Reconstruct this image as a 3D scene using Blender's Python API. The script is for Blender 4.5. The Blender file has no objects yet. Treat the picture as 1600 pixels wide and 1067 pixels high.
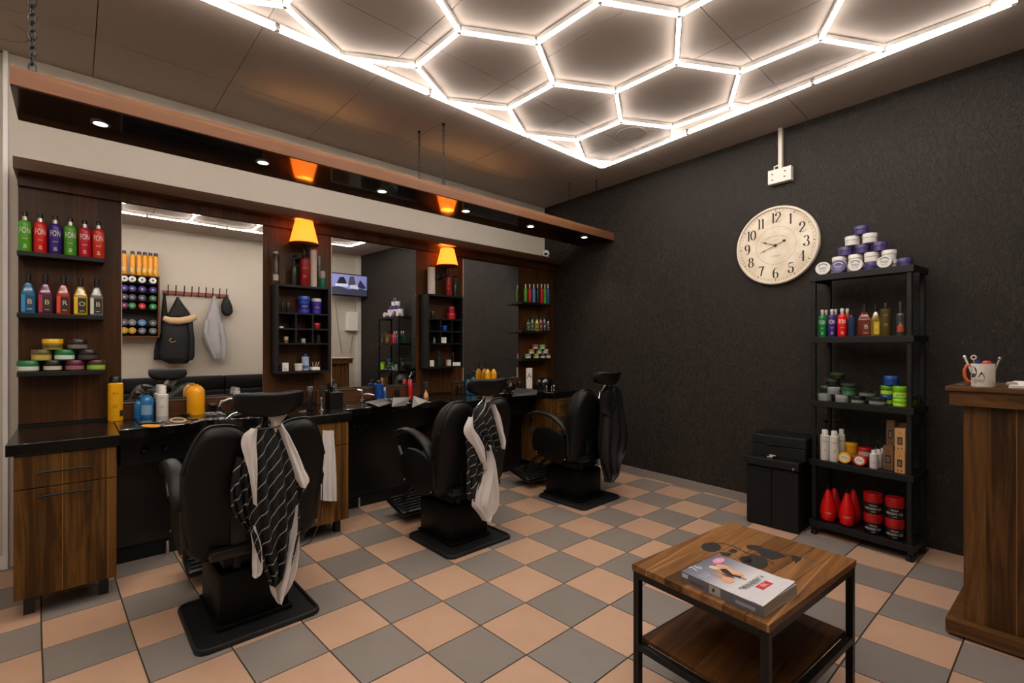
import bpy, bmesh, math, random
from mathutils import Vector, Matrix
random.seed(7)
sin, cos, pi, R = math.sin, math.cos, math.pi, math.radians
C = bpy.context.scene.collection

# ------------------------------------------------------------------ camera
F, YAW, HY = 742.0, R(47.3), 543.0
CAM = Vector((4.08, 0.0, 1.3))
cd = bpy.data.cameras.new('camera'); cam = bpy.data.objects.new('camera', cd); C.objects.link(cam)
cd.sensor_width = 36.0; cd.lens = F * 36.0 / 1600.0
cd.shift_y = (HY - 533.5) / 1600.0
cd.clip_start = 0.02
cam.location = CAM; cam.rotation_euler = (pi / 2, 0, YAW)
bpy.context.scene.camera = cam
vs = bpy.context.scene.view_settings
vs.view_transform = 'Standard'; vs.look = 'None'; vs.gamma = 1.0; vs.exposure = 0.0
vs.use_curve_mapping = False
# ------------------------------------------------------------------ world (faint bluish background)
wd = bpy.data.worlds.new('world'); bpy.context.scene.world = wd; wd.use_nodes = True
wd.node_tree.nodes['Background'].inputs[0].default_value = (0.6, 0.7, 0.9, 1)
wd.node_tree.nodes['Background'].inputs[1].default_value = 0.02
TUBE_E, TUBE_C = 33.0, (1.0, 0.935, 0.88)
SPOT_W, SHADE_E, BULB_W = 12.0, 1.0, 12.0
SPOTC = (1.0, 0.83, 0.6)

# ------------------------------------------------------------------ measuring helpers: a pixel of the photograph on a real plane of the room
sy, cy = sin(YAW), cos(YAW)
H = 3.04
def ray(px, py):
    a = (px - 800) / F; b = (HY - py) / F
    return Vector((-sy + a * cy, cy + a * sy, b))
def onx(px, py, x): r = ray(px, py); return CAM + r * ((x - CAM.x) / r.x)
def ony(px, py, y): r = ray(px, py); return CAM + r * ((y - CAM.y) / r.y)
def onz(px, py, z): r = ray(px, py); return CAM + r * ((z - CAM.z) / r.z)
WB = Vector((-0.029, 4.321, 0)); WD = Vector((0.998, -0.0628, 0)).normalized(); WN = Vector((WD.y, -WD.x, 0))
def online(px, py, base, dirn):
    n = Vector((dirn.y, -dirn.x, 0)); r = ray(px, py)
    return CAM + r * (n.dot(base - CAM) / n.dot(r))
def onw(px, py, off=0.0): return online(px, py, WB + WN * off, WD)
MX = 0.18   # mirror plane
def mir(px, py, x):
    r = ray(px, py); r.x = -r.x; cv = Vector((2 * MX - CAM.x, CAM.y, CAM.z))
    return cv + r * ((x - cv.x) / r.x)
def depth(p): v = p - CAM; return -sy * v.x + cy * v.y

# ------------------------------------------------------------------ materials
MATS = {}
def nt(name):
    m = bpy.data.materials.new(name); m.use_nodes = True
    t = m.node_tree; return m, t, t.nodes['Principled BSDF']
def srgb(h):
    if isinstance(h, str):
        v = [int(h[i:i + 2], 16) / 255 for i in (0, 2, 4)]
        return tuple(x / 12.92 if x <= 0.04045 else ((x + 0.055) / 1.055) ** 2.4 for x in v) + (1,)
    return tuple(h) + ((1,) if len(h) == 3 else ())
def M(col, rough=0.5, metal=0.0, spec=0.5, bump=0.0, bscale=200.0, vary=0.06, key=None, trans=0.0, emit=0.0, coat=0.0, sheen=0.0):
    k = key or (str(col), rough, metal, spec, bump, bscale, trans, emit, coat, sheen)
    if k in MATS: return MATS[k]
    m, t, b = nt('paint'); N = t.nodes; L = t.links
    c = srgb(col)
    tc = N.new('ShaderNodeTexCoord'); no = N.new('ShaderNodeTexNoise'); no.inputs['Scale'].default_value = 9.0
    L.new(tc.outputs['Object'], no.inputs['Vector'])
    mx = N.new('ShaderNodeMix'); mx.data_type = 'RGBA'
    mx.inputs[6].default_value = tuple(x * (1 - vary) for x in c[:3]) + (1,)
    mx.inputs[7].default_value = tuple(min(1, x * (1 + vary)) for x in c[:3]) + (1,)
    L.new(no.outputs['Fac'], mx.inputs[0]); L.new(mx.outputs[2], b.inputs['Base Color'])
    b.inputs['Roughness'].default_value = rough; b.inputs['Metallic'].default_value = metal
    b.inputs['Specular IOR Level'].default_value = spec
    b.inputs['Transmission Weight'].default_value = trans
    b.inputs['Coat Weight'].default_value = coat
    if sheen: b.inputs['Sheen Weight'].default_value = sheen
    if emit:
        b.inputs['Emission Color'].default_value = c; b.inputs['Emission Strength'].default_value = emit
    if bump:
        n2 = N.new('ShaderNodeTexNoise'); n2.inputs['Scale'].default_value = bscale; n2.inputs['Detail'].default_value = 3
        L.new(tc.outputs['Object'], n2.inputs['Vector'])
        bp = N.new('ShaderNodeBump'); bp.inputs['Strength'].default_value = bump; bp.inputs['Distance'].default_value = 0.002
        L.new(n2.outputs['Fac'], bp.inputs['Height']); L.new(bp.outputs['Normal'], b.inputs['Normal'])
    MATS[k] = m; return m
def math_node(t, op, a, bval=None):
    n = t.nodes.new('ShaderNodeMath'); n.operation = op
    if hasattr(a, 'links'): t.links.new(a, n.inputs[0])
    else: n.inputs[0].default_value = a
    if bval is not None:
        if hasattr(bval, 'links'): t.links.new(bval, n.inputs[1])
        else: n.inputs[1].default_value = bval
    return n.outputs[0]
def wood(name, dark, mid, light, grain='z', across='y', band=0.085, rough=0.42, seam=0.0, world=True, seed=0.0, contrast=1.0, flat=0.0):
    """walnut laminate: bands of staves with long grain, thin pale seams"""
    m, t, b = nt(name); N = t.nodes; L = t.links
    ge = N.new('ShaderNodeNewGeometry') if world else N.new('ShaderNodeTexCoord')
    src = ge.outputs['Position'] if world else ge.outputs['Object']
    sp = N.new('ShaderNodeSeparateXYZ'); L.new(src, sp.inputs[0])
    ax = {'x': 0, 'y': 1, 'z': 2}
    A = sp.outputs[ax[across]]; G = sp.outputs[ax[grain]]
    T = sp.outputs[3 - ax[across] - ax[grain]]
    wob = N.new('ShaderNodeTexNoise'); wob.inputs['Scale'].default_value = 3.0; L.new(src, wob.inputs['Vector'])
    u = math_node(t, 'ADD', math_node(t, 'DIVIDE', A, band), seed)
    cell = math_node(t, 'FLOOR', u)
    wn = N.new('ShaderNodeTexWhiteNoise'); wn.noise_dimensions = '1D'; L.new(cell, wn.inputs['W'])
    cb = N.new('ShaderNodeCombineXYZ')
    L.new(math_node(t, 'MULTIPLY', A, 28.0), cb.inputs[0])
    L.new(math_node(t, 'ADD', math_node(t, 'MULTIPLY', G, 1.6), math_node(t, 'MULTIPLY', wn.outputs['Value'], 37.0)), cb.inputs[1])
    L.new(math_node(t, 'MULTIPLY', T, 28.0), cb.inputs[2])
    n1 = N.new('ShaderNodeTexNoise'); n1.inputs['Scale'].default_value = 1.0; n1.inputs['Detail'].default_value = 5; n1.inputs['Roughness'].default_value = 0.6
    n1.inputs['Distortion'].default_value = 0.9
    L.new(cb.outputs[0], n1.inputs['Vector'])
    cb2 = N.new('ShaderNodeCombineXYZ')
    L.new(math_node(t, 'MULTIPLY', A, 260.0), cb2.inputs[0]); L.new(math_node(t, 'MULTIPLY', G, 9.0), cb2.inputs[1]); L.new(math_node(t, 'MULTIPLY', T, 260.0), cb2.inputs[2])
    n2 = N.new('ShaderNodeTexNoise'); n2.inputs['Scale'].default_value = 1.0; L.new(cb2.outputs[0], n2.inputs['Vector'])
    f = math_node(t, 'ADD', math_node(t, 'MULTIPLY', n1.outputs['Fac'], 1.3 * contrast), math_node(t, 'MULTIPLY', n2.outputs['Fac'], 0.25))
    f = math_node(t, 'ADD', f, math_node(t, 'MULTIPLY', wn.outputs['Value'], 0.32))
    f = math_node(t, 'SUBTRACT', f, 0.42 + 0.3 * (contrast))
    cr = N.new('ShaderNodeValToRGB'); e = cr.color_ramp.elements
    e[0].position = 0.0; e[0].color = srgb(dark); e[1].position = 1.0; e[1].color = srgb(light)
    mid_ = cr.color_ramp.elements.new(0.45); mid_.color = srgb(mid)
    L.new(f, cr.inputs[0])
    out = cr.outputs[0]
    if seam:
        fr = math_node(t, 'FRACT', u); s = math_node(t, 'LESS_THAN', fr, 0.035)
        gate = math_node(t, 'GREATER_THAN', wn.outputs['Value'], 0.45)
        mx = N.new('ShaderNodeMix'); mx.data_type = 'RGBA'; L.new(math_node(t, 'MULTIPLY', math_node(t, 'MULTIPLY', s, gate), seam), mx.inputs[0])
        L.new(out, mx.inputs[6]); mx.inputs[7].default_value = srgb(light); out = mx.outputs[2]
    L.new(out, b.inputs['Base Color'])
    b.inputs['Roughness'].default_value = rough; b.inputs['Specular IOR Level'].default_value = 0.2
    bp = N.new('ShaderNodeBump'); bp.inputs['Strength'].default_value = 0.12; bp.inputs['Distance'].default_value = 0.001
    L.new(f, bp.inputs['Height']); L.new(bp.outputs['Normal'], b.inputs['Normal'])
    return m
W_PANEL = wood('walnut_panel', '3a210e', '5d391b', '85592c', seam=0.3, band=0.11, rough=0.4, contrast=0.8)
W_CAB = wood('walnut_cabinet', '3a240c', '6e4a1f', '9c7038', seam=0.6, band=0.085, rough=0.42, seed=.5)
W_TRIM = wood('walnut_trim', '4a2d1a', '744a2d', '996841', grain='y', across='z', band=0.5, rough=0.4, contrast=0.7)
W_BEAM = wood('beam_veneer', '66422a', '90643f', 'ad8157', grain='y', across='z', band=0.5, rough=0.45, contrast=0.6)
W_DESK = wood('walnut_desk', '2f1b0c', '60401f', '8e6439', grain='z', across='x', seam=0.6, band=0.09, rough=0.42)
W_DESKH = wood('walnut_desk_top', '3b2412', '694624', '92683e', grain='x', across='y', band=0.3, rough=0.4)
W_TAB = [wood('table_board', *c, grain='y', across='x', seam=.5, band=0.21, rough=0.38, seed=i * 3.3) for i, c in enumerate((('54351a', '885c33', 'ac8255'), ('442a12', '6c4928', '936b41'), ('684626', '976c42', 'ba9265')))]
W_TAB2 = wood('table_shelf_wood', '3b220e', '5f3c1c', '83582c', grain='y', across='x', seam=0.5, band=0.09, rough=0.45)

def wallpaper():
    m, t, b = nt('dark_wallpaper'); N = t.nodes; L = t.links
    ge = N.new('ShaderNodeNewGeometry'); mp = N.new('ShaderNodeMapping'); mp.inputs['Scale'].default_value = (1, 1, 0.42)
    L.new(ge.outputs['Position'], mp.inputs[0])
    n = N.new('ShaderNodeTexNoise'); n.inputs['Scale'].default_value = 40; n.inputs['Detail'].default_value = 1.0; n.inputs['Distortion'].default_value = 1.3
    L.new(mp.outputs[0], n.inputs['Vector'])
    # squiggly raised veins: ridges of the noise
    a = math_node(t, 'ABSOLUTE', math_node(t, 'SUBTRACT', n.outputs['Fac'], 0.5))
    mr = N.new('ShaderNodeMapRange'); L.new(a, mr.inputs[0]); mr.inputs[1].default_value = 0.0; mr.inputs[2].default_value = 0.06; mr.inputs[3].default_value = 1.0; mr.inputs[4].default_value = 0.0
    cr = N.new('ShaderNodeValToRGB'); cr.color_ramp.elements[0].color = srgb('26211d'); cr.color_ramp.elements[1].color = srgb('39322c')
    L.new(mr.outputs[0], cr.inputs[0]); L.new(cr.outputs[0], b.inputs['Base Color'])
    fine = N.new('ShaderNodeTexNoise'); fine.inputs['Scale'].default_value = 160; L.new(ge.outputs['Position'], fine.inputs['Vector'])
    h = math_node(t, 'ADD', mr.outputs[0], math_node(t, 'MULTIPLY', fine.outputs['Fac'], 0.35))
    bp = N.new('ShaderNodeBump'); bp.inputs['Strength'].default_value = 0.8; bp.inputs['Distance'].default_value = 0.003
    L.new(h, bp.inputs['Height']); L.new(bp.outputs['Normal'], b.inputs['Normal'])
    b.inputs['Roughness'].default_value = 0.6; b.inputs['Specular IOR Level'].default_value = 0.22
    return m
WALLP = wallpaper()
WHITEW = M('c3b9aa', 0.85, bump=0.15, bscale=120, vary=0.03)
CEIL = M('a3958a', 0.8, bump=0.1, bscale=90, vary=0.03)
def tile_mat(name, a, b_):
    m, t, b = nt(name); N = t.nodes; L = t.links
    ge = N.new('ShaderNodeNewGeometry')
    n = N.new('ShaderNodeTexNoise'); n.inputs['Scale'].default_value = 6; n.inputs['Detail'].default_value = 6; L.new(ge.outputs['Position'], n.inputs['Vector'])
    n2 = N.new('ShaderNodeTexNoise'); n2.inputs['Scale'].default_value = 220; L.new(ge.outputs['Position'], n2.inputs['Vector'])
    oi = N.new('ShaderNodeObjectInfo')
    f = math_node(t, 'ADD', math_node(t, 'MULTIPLY', n.outputs['Fac'], 0.5), math_node(t, 'MULTIPLY', n2.outputs['Fac'], 0.3))
    f = math_node(t, 'ADD', f, math_node(t, 'MULTIPLY', oi.outputs['Random'], 0.3))
    cr = N.new('ShaderNodeValToRGB'); cr.color_ramp.elements[0].color = srgb(a); cr.color_ramp.elements[1].color = srgb(b_)
    cr.color_ramp.elements[0].position = 0.25; cr.color_ramp.elements[1].position = 0.85
    L.new(f, cr.inputs[0]); L.new(cr.outputs[0], b.inputs['Base Color'])
    b.inputs['Roughness'].default_value = 0.5
    bp = N.new('ShaderNodeBump'); bp.inputs['Strength'].default_value = 0.15; bp.inputs['Distance'].default_value = 0.001
    L.new(n2.outputs['Fac'], bp.inputs['Height']); L.new(bp.outputs['Normal'], b.inputs['Normal'])
    return m
TPEACH = tile_mat('peach_tile', 'ad8a71', 'be997f'); TGREY = tile_mat('grey_tile', '776e67', '867c75')
GROUT = M('3a2e26', 0.9, vary=0.1)
BLKLEA = M('060606', 0.45, spec=0.3, bump=0.25, bscale=350)
BLKPL = M('0a0a0a', 0.35); BLKGL = M('060606', 0.12, coat=0.5); BLKMAT = M('070707', 0.6, spec=.3)
BLKSH = M('0a0a0a', 0.5, spec=.35); BLKMETAL = M('0c0c0c', 0.4, metal=0.3)
CHROME = M('c8c8c8', 0.15, metal=1.0); STEEL = M('a9a9a9', 0.3, metal=1.0)
WHT = M('e6e2dc', 0.45); WHTM = M('d8d4ce', 0.8, bump=0.3, bscale=300); LITWHITE = M('efe9e2', 0.5)
GLASSC = M('f2f2f2', 0.05, trans=0.9)
def emis(name, col, s):
    m, t, b = nt(name); b.inputs['Base Color'].default_value = srgb(col); b.inputs['Emission Color'].default_value = srgb(col); b.inputs['Emission Strength'].default_value = s
    b.inputs['Roughness'].default_value = 0.5; return m
TUBE = emis('led_diffuser', TUBE_C, TUBE_E); SPOTM = emis('spot_glow', (1.0, 0.9, 0.75), 9.0); SHADE = emis('lamp_shade_cloth', (1.0, 0.36, 0.03), SHADE_E)
def shade_mat():
    m, t, b = nt('lamp_shade_cloth'); N = t.nodes; L = t.links; out = N['Material Output']
    tr = N.new('ShaderNodeBsdfTranslucent'); tr.inputs[0].default_value = (1.0, .50, .10, 1)
    b.inputs['Base Color'].default_value = (.8, .45, .12, 1); b.inputs['Roughness'].default_value = .8
    b.inputs['Emission Color'].default_value = (1.0, .44, .05, 1); b.inputs['Emission Strength'].default_value = SHADE_E
    mx = N.new('ShaderNodeMixShader'); mx.inputs[0].default_value = .35
    L.new(b.outputs[0], mx.inputs[1]); L.new(tr.outputs[0], mx.inputs[2]); L.new(mx.outputs[0], out.inputs[0]); return m
SHADE = shade_mat()
mm, tt, bb = nt('mirror_silver'); bb.inputs['Base Color'].default_value = (0.86, 0.86, 0.85, 1); bb.inputs['Metallic'].default_value = 1; bb.inputs['Roughness'].default_value = 0.0; MIRROR = mm

# ------------------------------------------------------------------ mesh builder
ORG = {}
class MB:
    def __init__(s): s.v = []; s.f = []; s.uv = None
    def add(s, vs, fs):
        k = len(s.v); s.v += [Vector(p) for p in vs]; s.f += [tuple(i + k for i in f) for f in fs]; return s
    def box(s, a, b, M_=None, bev=0.0):
        x0, y0, z0 = a; x1, y1, z1 = b
        x0, x1 = min(x0, x1), max(x0, x1); y0, y1 = min(y0, y1), max(y0, y1); z0, z1 = min(z0, z1), max(z0, z1)
        if bev > 0:
            bm = bmesh.new(); bmesh.ops.create_cube(bm, size=1)
            for v in bm.verts: v.co = Vector(((x0 + x1) / 2 + v.co.x * (x1 - x0), (y0 + y1) / 2 + v.co.y * (y1 - y0), (z0 + z1) / 2 + v.co.z * (z1 - z0)))
            bmesh.ops.bevel(bm, geom=bm.edges[:], offset=min(bev, (x1 - x0) * .45, (y1 - y0) * .45, (z1 - z0) * .45), segments=2, profile=0.5, affect='EDGES')
            bm.verts.index_update()
            vs = [v.co.copy() for v in bm.verts]; fs = [[v.index for v in f.verts] for f in bm.faces]; bm.free()
        else:
            vs = [Vector(p) for p in ((x0, y0, z0), (x1, y0, z0), (x1, y1, z0), (x0, y1, z0), (x0, y0, z1), (x1, y0, z1), (x1, y1, z1), (x0, y1, z1))]
            fs = [(0, 3, 2, 1), (4, 5, 6, 7), (0, 1, 5, 4), (1, 2, 6, 5), (2, 3, 7, 6), (3, 0, 4, 7)]
        if M_: vs = [M_ @ v for v in vs]
        return s.add(vs, fs)
    def lathe(s, prof, c, n=20, M_=None, ry=1.0):
        """prof: (radius, height) pairs around a vertical axis at c; M_ turns it about c"""
        vs = []; fs = []
        for (r, h) in prof:
            for i in range(n):
                a = 2 * pi * i / n; p = Vector((r * cos(a), r * sin(a) * ry, h))
                if M_: p = M_ @ p
                vs.append(Vector(c) + p)
        for j in range(len(prof) - 1):
            for i in range(n):
                fs.append((j * n + i, j * n + (i + 1) % n, (j + 1) * n + (i + 1) % n, (j + 1) * n + i))
        k = len(prof) - 1
        if prof[0][0] > 1e-5: fs.append(tuple(range(n))[::-1])
        if prof[-1][0] > 1e-5: fs.append(tuple(k * n + i for i in range(n)))
        return s.add(vs, fs)
    def tube(s, pts, r, n=8, closed=False, sx=1.0):
        pts = [Vector(p) for p in pts]; rr = r if isinstance(r, (list, tuple)) else [r] * len(pts)
        vs = []; fs = []; up = None; m = len(pts)
        for i, p in enumerate(pts):
            d = (pts[(i + 1) % m] - pts[i - 1]) if closed else (pts[min(i + 1, m - 1)] - pts[max(i - 1, 0)])
            d.normalize()
            if up is None: up = Vector((0, 0, 1)) if abs(d.z) < 0.9 else Vector((1, 0, 0))
            a = d.cross(up).normalized(); b_ = a.cross(d).normalized(); up = b_
            for k in range(n): t = 2 * pi * k / n; vs.append(p + a * (cos(t) * rr[i] * sx) + b_ * (sin(t) * rr[i]))
        for i in range(m if closed else m - 1):
            j = (i + 1) % m
            for k in range(n): fs.append((i * n + k, i * n + (k + 1) % n, j * n + (k + 1) % n, j * n + k))
        if not closed: fs.append(tuple(range(n))[::-1]); fs.append(tuple((m - 1) * n + k for k in range(n)))
        return s.add(vs, fs)
    def cyl(s, a, b, r, n=16): return s.tube([a, b], r, n)
    def sup(s, c, h, e=0.45, n=20, m=12, fn=None):
        """soft cushion / ellipsoid: half sizes h, squareness e"""
        g = lambda w, q: math.copysign(abs(w) ** q, w)
        vs = []; fs = []
        for j in range(m + 1):
            t = -pi / 2 + pi * j / m
            for i in range(n):
                a = 2 * pi * i / n
                p = Vector((h[0] * g(cos(t), e) * g(cos(a), e), h[1] * g(cos(t), e) * g(sin(a), e), h[2] * g(sin(t), e)))
                if fn: p = fn(p)
                vs.append(Vector(c) + p)
        for j in range(m):
            for i in range(n): fs.append((j * n + i, j * n + (i + 1) % n, (j + 1) * n + (i + 1) % n, (j + 1) * n + i))
        return s.add(vs, fs)
    def prism(s, poly, off):
        n = len(poly); off = Vector(off); a = [Vector(p) for p in poly]
        vs = a + [p + off for p in a]
        fs = [tuple(range(n))[::-1], tuple(range(n, 2 * n))] + [(i, (i + 1) % n, n + (i + 1) % n, n + i) for i in range(n)]
        return s.add(vs, fs)
    def build(s, name, mat, parent=None, smooth=False, origin=None, sharp=38, uvs=None):
        o3 = ORG[parent.name] if parent else Vector(origin or (0, 0, 0))
        me = bpy.data.meshes.new(name); me.from_pydata([v - o3 for v in s.v], [], s.f)
        bm = bmesh.new(); bm.from_mesh(me)
        if uvs is None and not s.uv:
            bmesh.ops.remove_doubles(bm, verts=bm.verts[:], dist=1e-6)
        bmesh.ops.recalc_face_normals(bm, faces=bm.faces[:]); bm.to_mesh(me); bm.free()
        if s.uv:
            ul = me.uv_layers.new(name='UVMap')
            for lp in me.loops: ul.data[lp.index].uv = s.uv[lp.vertex_index]
        me.materials.append(mat)
        if smooth:
            me.polygons.foreach_set('use_smooth', [True] * len(me.polygons)); me.set_sharp_from_angle(angle=R(sharp))
        o = bpy.data.objects.new(name, me); C.objects.link(o)
        if parent: o.parent = parent
        else: o.location = o3
        ORG[o.name] = o3
        return o
def tag(o, label=None, cat=None, group=None, kind=None):
    if label: o['label'] = label
    if cat: o['category'] = cat
    if group: o['group'] = group
    if kind: o['kind'] = kind
    return o
def thing(name, loc, label, cat, group=None):
    o = bpy.data.objects.new(name, None); C.objects.link(o); o.location = loc; o.empty_display_size = 0.05
    ORG[o.name] = Vector(loc); return tag(o, label, cat, group)
def struct(name, mb, mat, smooth=False): return tag(mb.build(name, mat, None, smooth), kind='structure')
def copy_tree(o, loc, label, group=None):
    r = o.copy(); C.objects.link(r); r.location = loc; r['label'] = label
    if group: r['group'] = group
    ORG[r.name] = Vector(loc)
    for ch in list(o.children):
        c = ch.copy(); C.objects.link(c); c.parent = r; ORG[c.name] = Vector(loc)
        for g in list(ch.children): d = g.copy(); C.objects.link(d); d.parent = c; ORG[d.name] = Vector(loc)
    return r
_T = {}
def text_mesh(s):
    if s not in _T:
        cu = bpy.data.curves.new('t', 'FONT'); cu.body = s; cu.size = 1.0; cu.align_x = 'CENTER'; cu.align_y = 'CENTER'; cu.resolution_u = 2
        ob = bpy.data.objects.new('t', cu); C.objects.link(ob)
        bpy.context.view_layer.update()
        me = bpy.data.meshes.new_from_object(ob.evaluated_get(bpy.context.evaluated_depsgraph_get()))
        _T[s] = ([v.co.copy() for v in me.vertices], [tuple(p.vertices) for p in me.polygons])
        bpy.data.objects.remove(ob); bpy.data.curves.remove(cu); bpy.data.meshes.remove(me)
    return _T[s]
def flat_text(mb, s, org, ex, ey, size, wx=1.0):
    vs, fs = text_mesh(s); mb.add([Vector(org) + Vector(ex) * (v.x * size * wx) + Vector(ey) * (v.y * size) for v in vs], fs); return mb
def wrap_text(mb, s, c, r, z, phi, size, wx=1.0):
    vs, fs = text_mesh(s); out = []
    for v in vs:
        a = phi + v.x * size * wx / r
        out.append(Vector((c[0] + (r + .0006) * cos(a), c[1] + (r + .0006) * sin(a), z + v.y * size)))
    mb.add(out, fs); return mb
def wrap_bar(mb, c, r, z0, z1, phi, half, n=8):
    vs = []; fs = []
    for i in range(n + 1):
        a = phi - half + 2 * half * i / n
        for z in (z0, z1): vs.append(Vector((c[0] + (r + .0005) * cos(a), c[1] + (r + .0005) * sin(a), z)))
    for i in range(n): fs.append((2 * i, 2 * i + 2, 2 * i + 3, 2 * i + 1))
    mb.add(vs, fs); return mb
def facing(p): d = CAM - Vector(p); return math.atan2(d.y, d.x)

# ================================================================== ROOM
XR, YF = 4.9, -2.0
struct('wall_left', MB().box((-0.12, -0.30, 0), (0, 4.45, H)).box((-0.12, YF, 0), (-0.02, -0.30, H)), WHITEW)
a = WB - WD * 0.15; b_ = WB + WD * 5.3
struct('wall_back', MB().prism([a, b_, b_ - WN * 0.12, a - WN * 0.12], (0, 0, H)), WALLP)
struct('wall_right', MB().box((XR, YF, 0), (XR + 0.12, 4.2, H)), WHITEW)
struct('wall_front', MB().box((-0.12, YF - 0.12, 0), (XR + 0.12, YF, H)), WHITEW)
FL = struct('floor', MB().box((-0.1, YF, -0.03), (XR + 0.1, 4.4, -0.0045)), GROUT)
CE = struct('ceiling', MB().box((-0.12, YF, H + 0.012), (XR + 0.12, 4.5, H + 0.06)), M('7d7168', 0.9))
# floor tiles, each its own slab
CO = ((2.04919, 1.39085), (.29772, .00654), (.00007, .00093), (-.00154, .29433), (.00124, -.00253), (.00088, .00117))
def tp(u, v):
    k = (1, v, v * v, u, u * v, u * u); return Vector((sum(a * c[0] for a, c in zip(k, CO)), sum(a * c[1] for a, c in zip(k, CO)), 0))
def wall_y(x): return WB.y + (x - WB.x) * WD.y / WD.x
far = MB(); far2 = MB(); nt_ = 0
for u in range(-11, 11):
    for v in range(-8, 12):
        q = [tp(u, v), tp(u, v + 1), tp(u + 1, v + 1), tp(u + 1, v)]
        c = sum(q, Vector()) / 4
        q = [p + (c - p).normalized() * 0.0042 for p in q]
        for p in q:
            p.x = min(max(p.x, 0.0), XR); p.y = min(max(p.y, YF), wall_y(p.x))
        if max(p.x for p in q) - min(p.x for p in q) < .01 or max(p.y for p in q) - min(p.y for p in q) < .01: continue
        if (q[0] - q[3]).length < .012 or (q[1] - q[2]).length < .012: continue
        grey = (u + v) % 2 == 0
        inview = depth(c) > 0.6 and abs((c - CAM).dot(Vector((cy, sy, 0)))) < depth(c) * 1.3 and c.x > .2
        if inview and nt_ < 298:
            nt_ += 1
            MB().prism([p + Vector((0, 0, -0.004)) for p in q], (0, 0, 0.004)).build('floor_tile', TGREY if grey else TPEACH, FL)
        else: (far if grey else far2).prism([p + Vector((0, 0, -0.004)) for p in q], (0, 0, 0.004))
tag(far.build('floor_tile', TGREY, FL), kind='stuff'); tag(far2.build('floor_tile', TPEACH, FL), kind='stuff')
# ceiling panels with narrow joints
ys = [YF, -1.2, -0.56, 0.09, 0.755, 1.43, 2.09, 2.75, 3.41, 4.5]; xs = [0, 0.53, 1.75, 2.95, 4.15, XR]
for i in range(len(ys) - 1):
    for j in range(len(xs) - 1):
        MB().box((xs[j] + .002, ys[i] + .002, H), (xs[j + 1] - .002, ys[i + 1] - .002, H + .012)).build('ceiling_panel', CEIL, CE)
# skirting
m = MB(); s0, s1 = 0.9, 2.66
m.prism([WB + WD * s0, WB + WD * s1, WB + WD * s1 + WN * .012, WB + WD * s0 + WN * .012], (0, 0, 0.07))
struct('baseboard_back', m, M('857c75', 0.4))
struct('baseboard_left', MB().box((0, -2, 0), (0.012, -.30, 0.08)), WHT)
m = MB().box((0, -0.305, 0), (0.022, -0.285, H)); struct('trim_1', m, WHT)
# round flush speakers in the ceiling
for (px, py, lab) in ((986, 209, 'faint round ceiling speaker grille inside the last honeycomb corner of the light'), (0, 45, 'round ceiling speaker at the top left near the thick chain')):
    p = onz(px, py, H); c = (p.x, p.y, H)
    t = thing('ceiling_speaker', (p.x, p.y, H), lab, 'speaker')
    m = MB()
    for r in (0.115, 0.075): m.lathe([(r, 0), (r, -.004), (r + .006, -.004), (r + .006, 0)], c, 40)
    m.build('ring', CEIL, t, True); MB().lathe([(.112, 0), (.11, -.0025), (0, -.003)], c, 40).build('grille', CEIL, t, True)

# ================================================================== HONEYCOMB LIGHT
ZL = 3.004
lamp = thing('honeycomb_light', (2.7, 1.3, ZL), 'large white glowing honeycomb tube light with straight borders under the ceiling', 'ceiling light')
X0, X1, Y0 = 1.385, 4.04, -1.1
def yb(x): return 3.632 - (x - 1.396) * 0.0951
segs = set()
hs = 0.43; cx0, cy0 = 1.81, 1.885
def node(x, y): return (round(x, 3), round(y, 3))
for i in range(-1, 6):
    for j in range(-6, 5):
        hx = cx0 + .6455 * i; hyy = cy0 + 0.7455 * j + (0.37275 if i % 2 else 0)
        vt = [node(hx + hs * cos(k * pi / 3), hyy + hs * sin(k * pi / 3)) for k in range(6)]
        for k in range(6):
            e = tuple(sorted((vt[k], vt[(k + 1) % 6]))); 
            if not any(abs(e[0][0] - f_[0][0]) + abs(e[0][1] - f_[0][1]) + abs(e[1][0] - f_[1][0]) + abs(e[1][1] - f_[1][1]) < .03 for f_ in segs): segs.add(e)
def clip(a, b):
    a = list(a); b = list(b)
    def cl(p, q, f):  # f>=0 inside
        fp, fq = f(p), f(q)
        if fp < -1e-6 and fq < -1e-6: return None
        if fp < 0: s = fp / (fp - fq); return [p[0] + (q[0] - p[0]) * s, p[1] + (q[1] - p[1]) * s], q
        if fq < 0: s = fq / (fq - fp); return p, [q[0] + (p[0] - q[0]) * s, q[1] + (p[1] - q[1]) * s]
        return p, q
    for f in (lambda p: p[0] - X0, lambda p: X1 - p[0], lambda p: p[1] - Y0, lambda p: yb(p[0]) - p[1]):
        r = cl(a, b, f)
        if r is None: return None
        a, b = r
    return None if math.dist(a, b) < 0.09 else (a, b)
KP = set()
def lift(p): k = (ZL - CAM.z) / 1.68; return Vector((CAM.x + (p[0] - CAM.x) * k, p[1] * k, ZL))
def tube_part(a, b):
    a = lift(a); b = lift(b); d = (b - a).normalized(); n = Vector((-d.y, d.x, 0))
    for p in (a, b):
        if not any((p - Vector(k)).length < .05 for k in KP): KP.add(tuple(p))
    a2 = a + d * .012; b2 = b - d * .012; w = .0098
    MB().prism([a2 - n * w, b2 - n * w, b2 + n * w, a2 + n * w], (0, 0, 0.010)).build('light_tube', TUBE, lamp)
    w = .0112
    up = Vector((0, 0, .0103)); MB().prism([a2 - n * w + up, b2 - n * w + up, b2 + n * w + up, a2 + n * w + up], (0, 0, H - ZL - .0110)).build('tube_housing', WHT, lamp)
for e in sorted(segs):
    r = clip(*e)
    if r: tube_part(*r)
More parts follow.
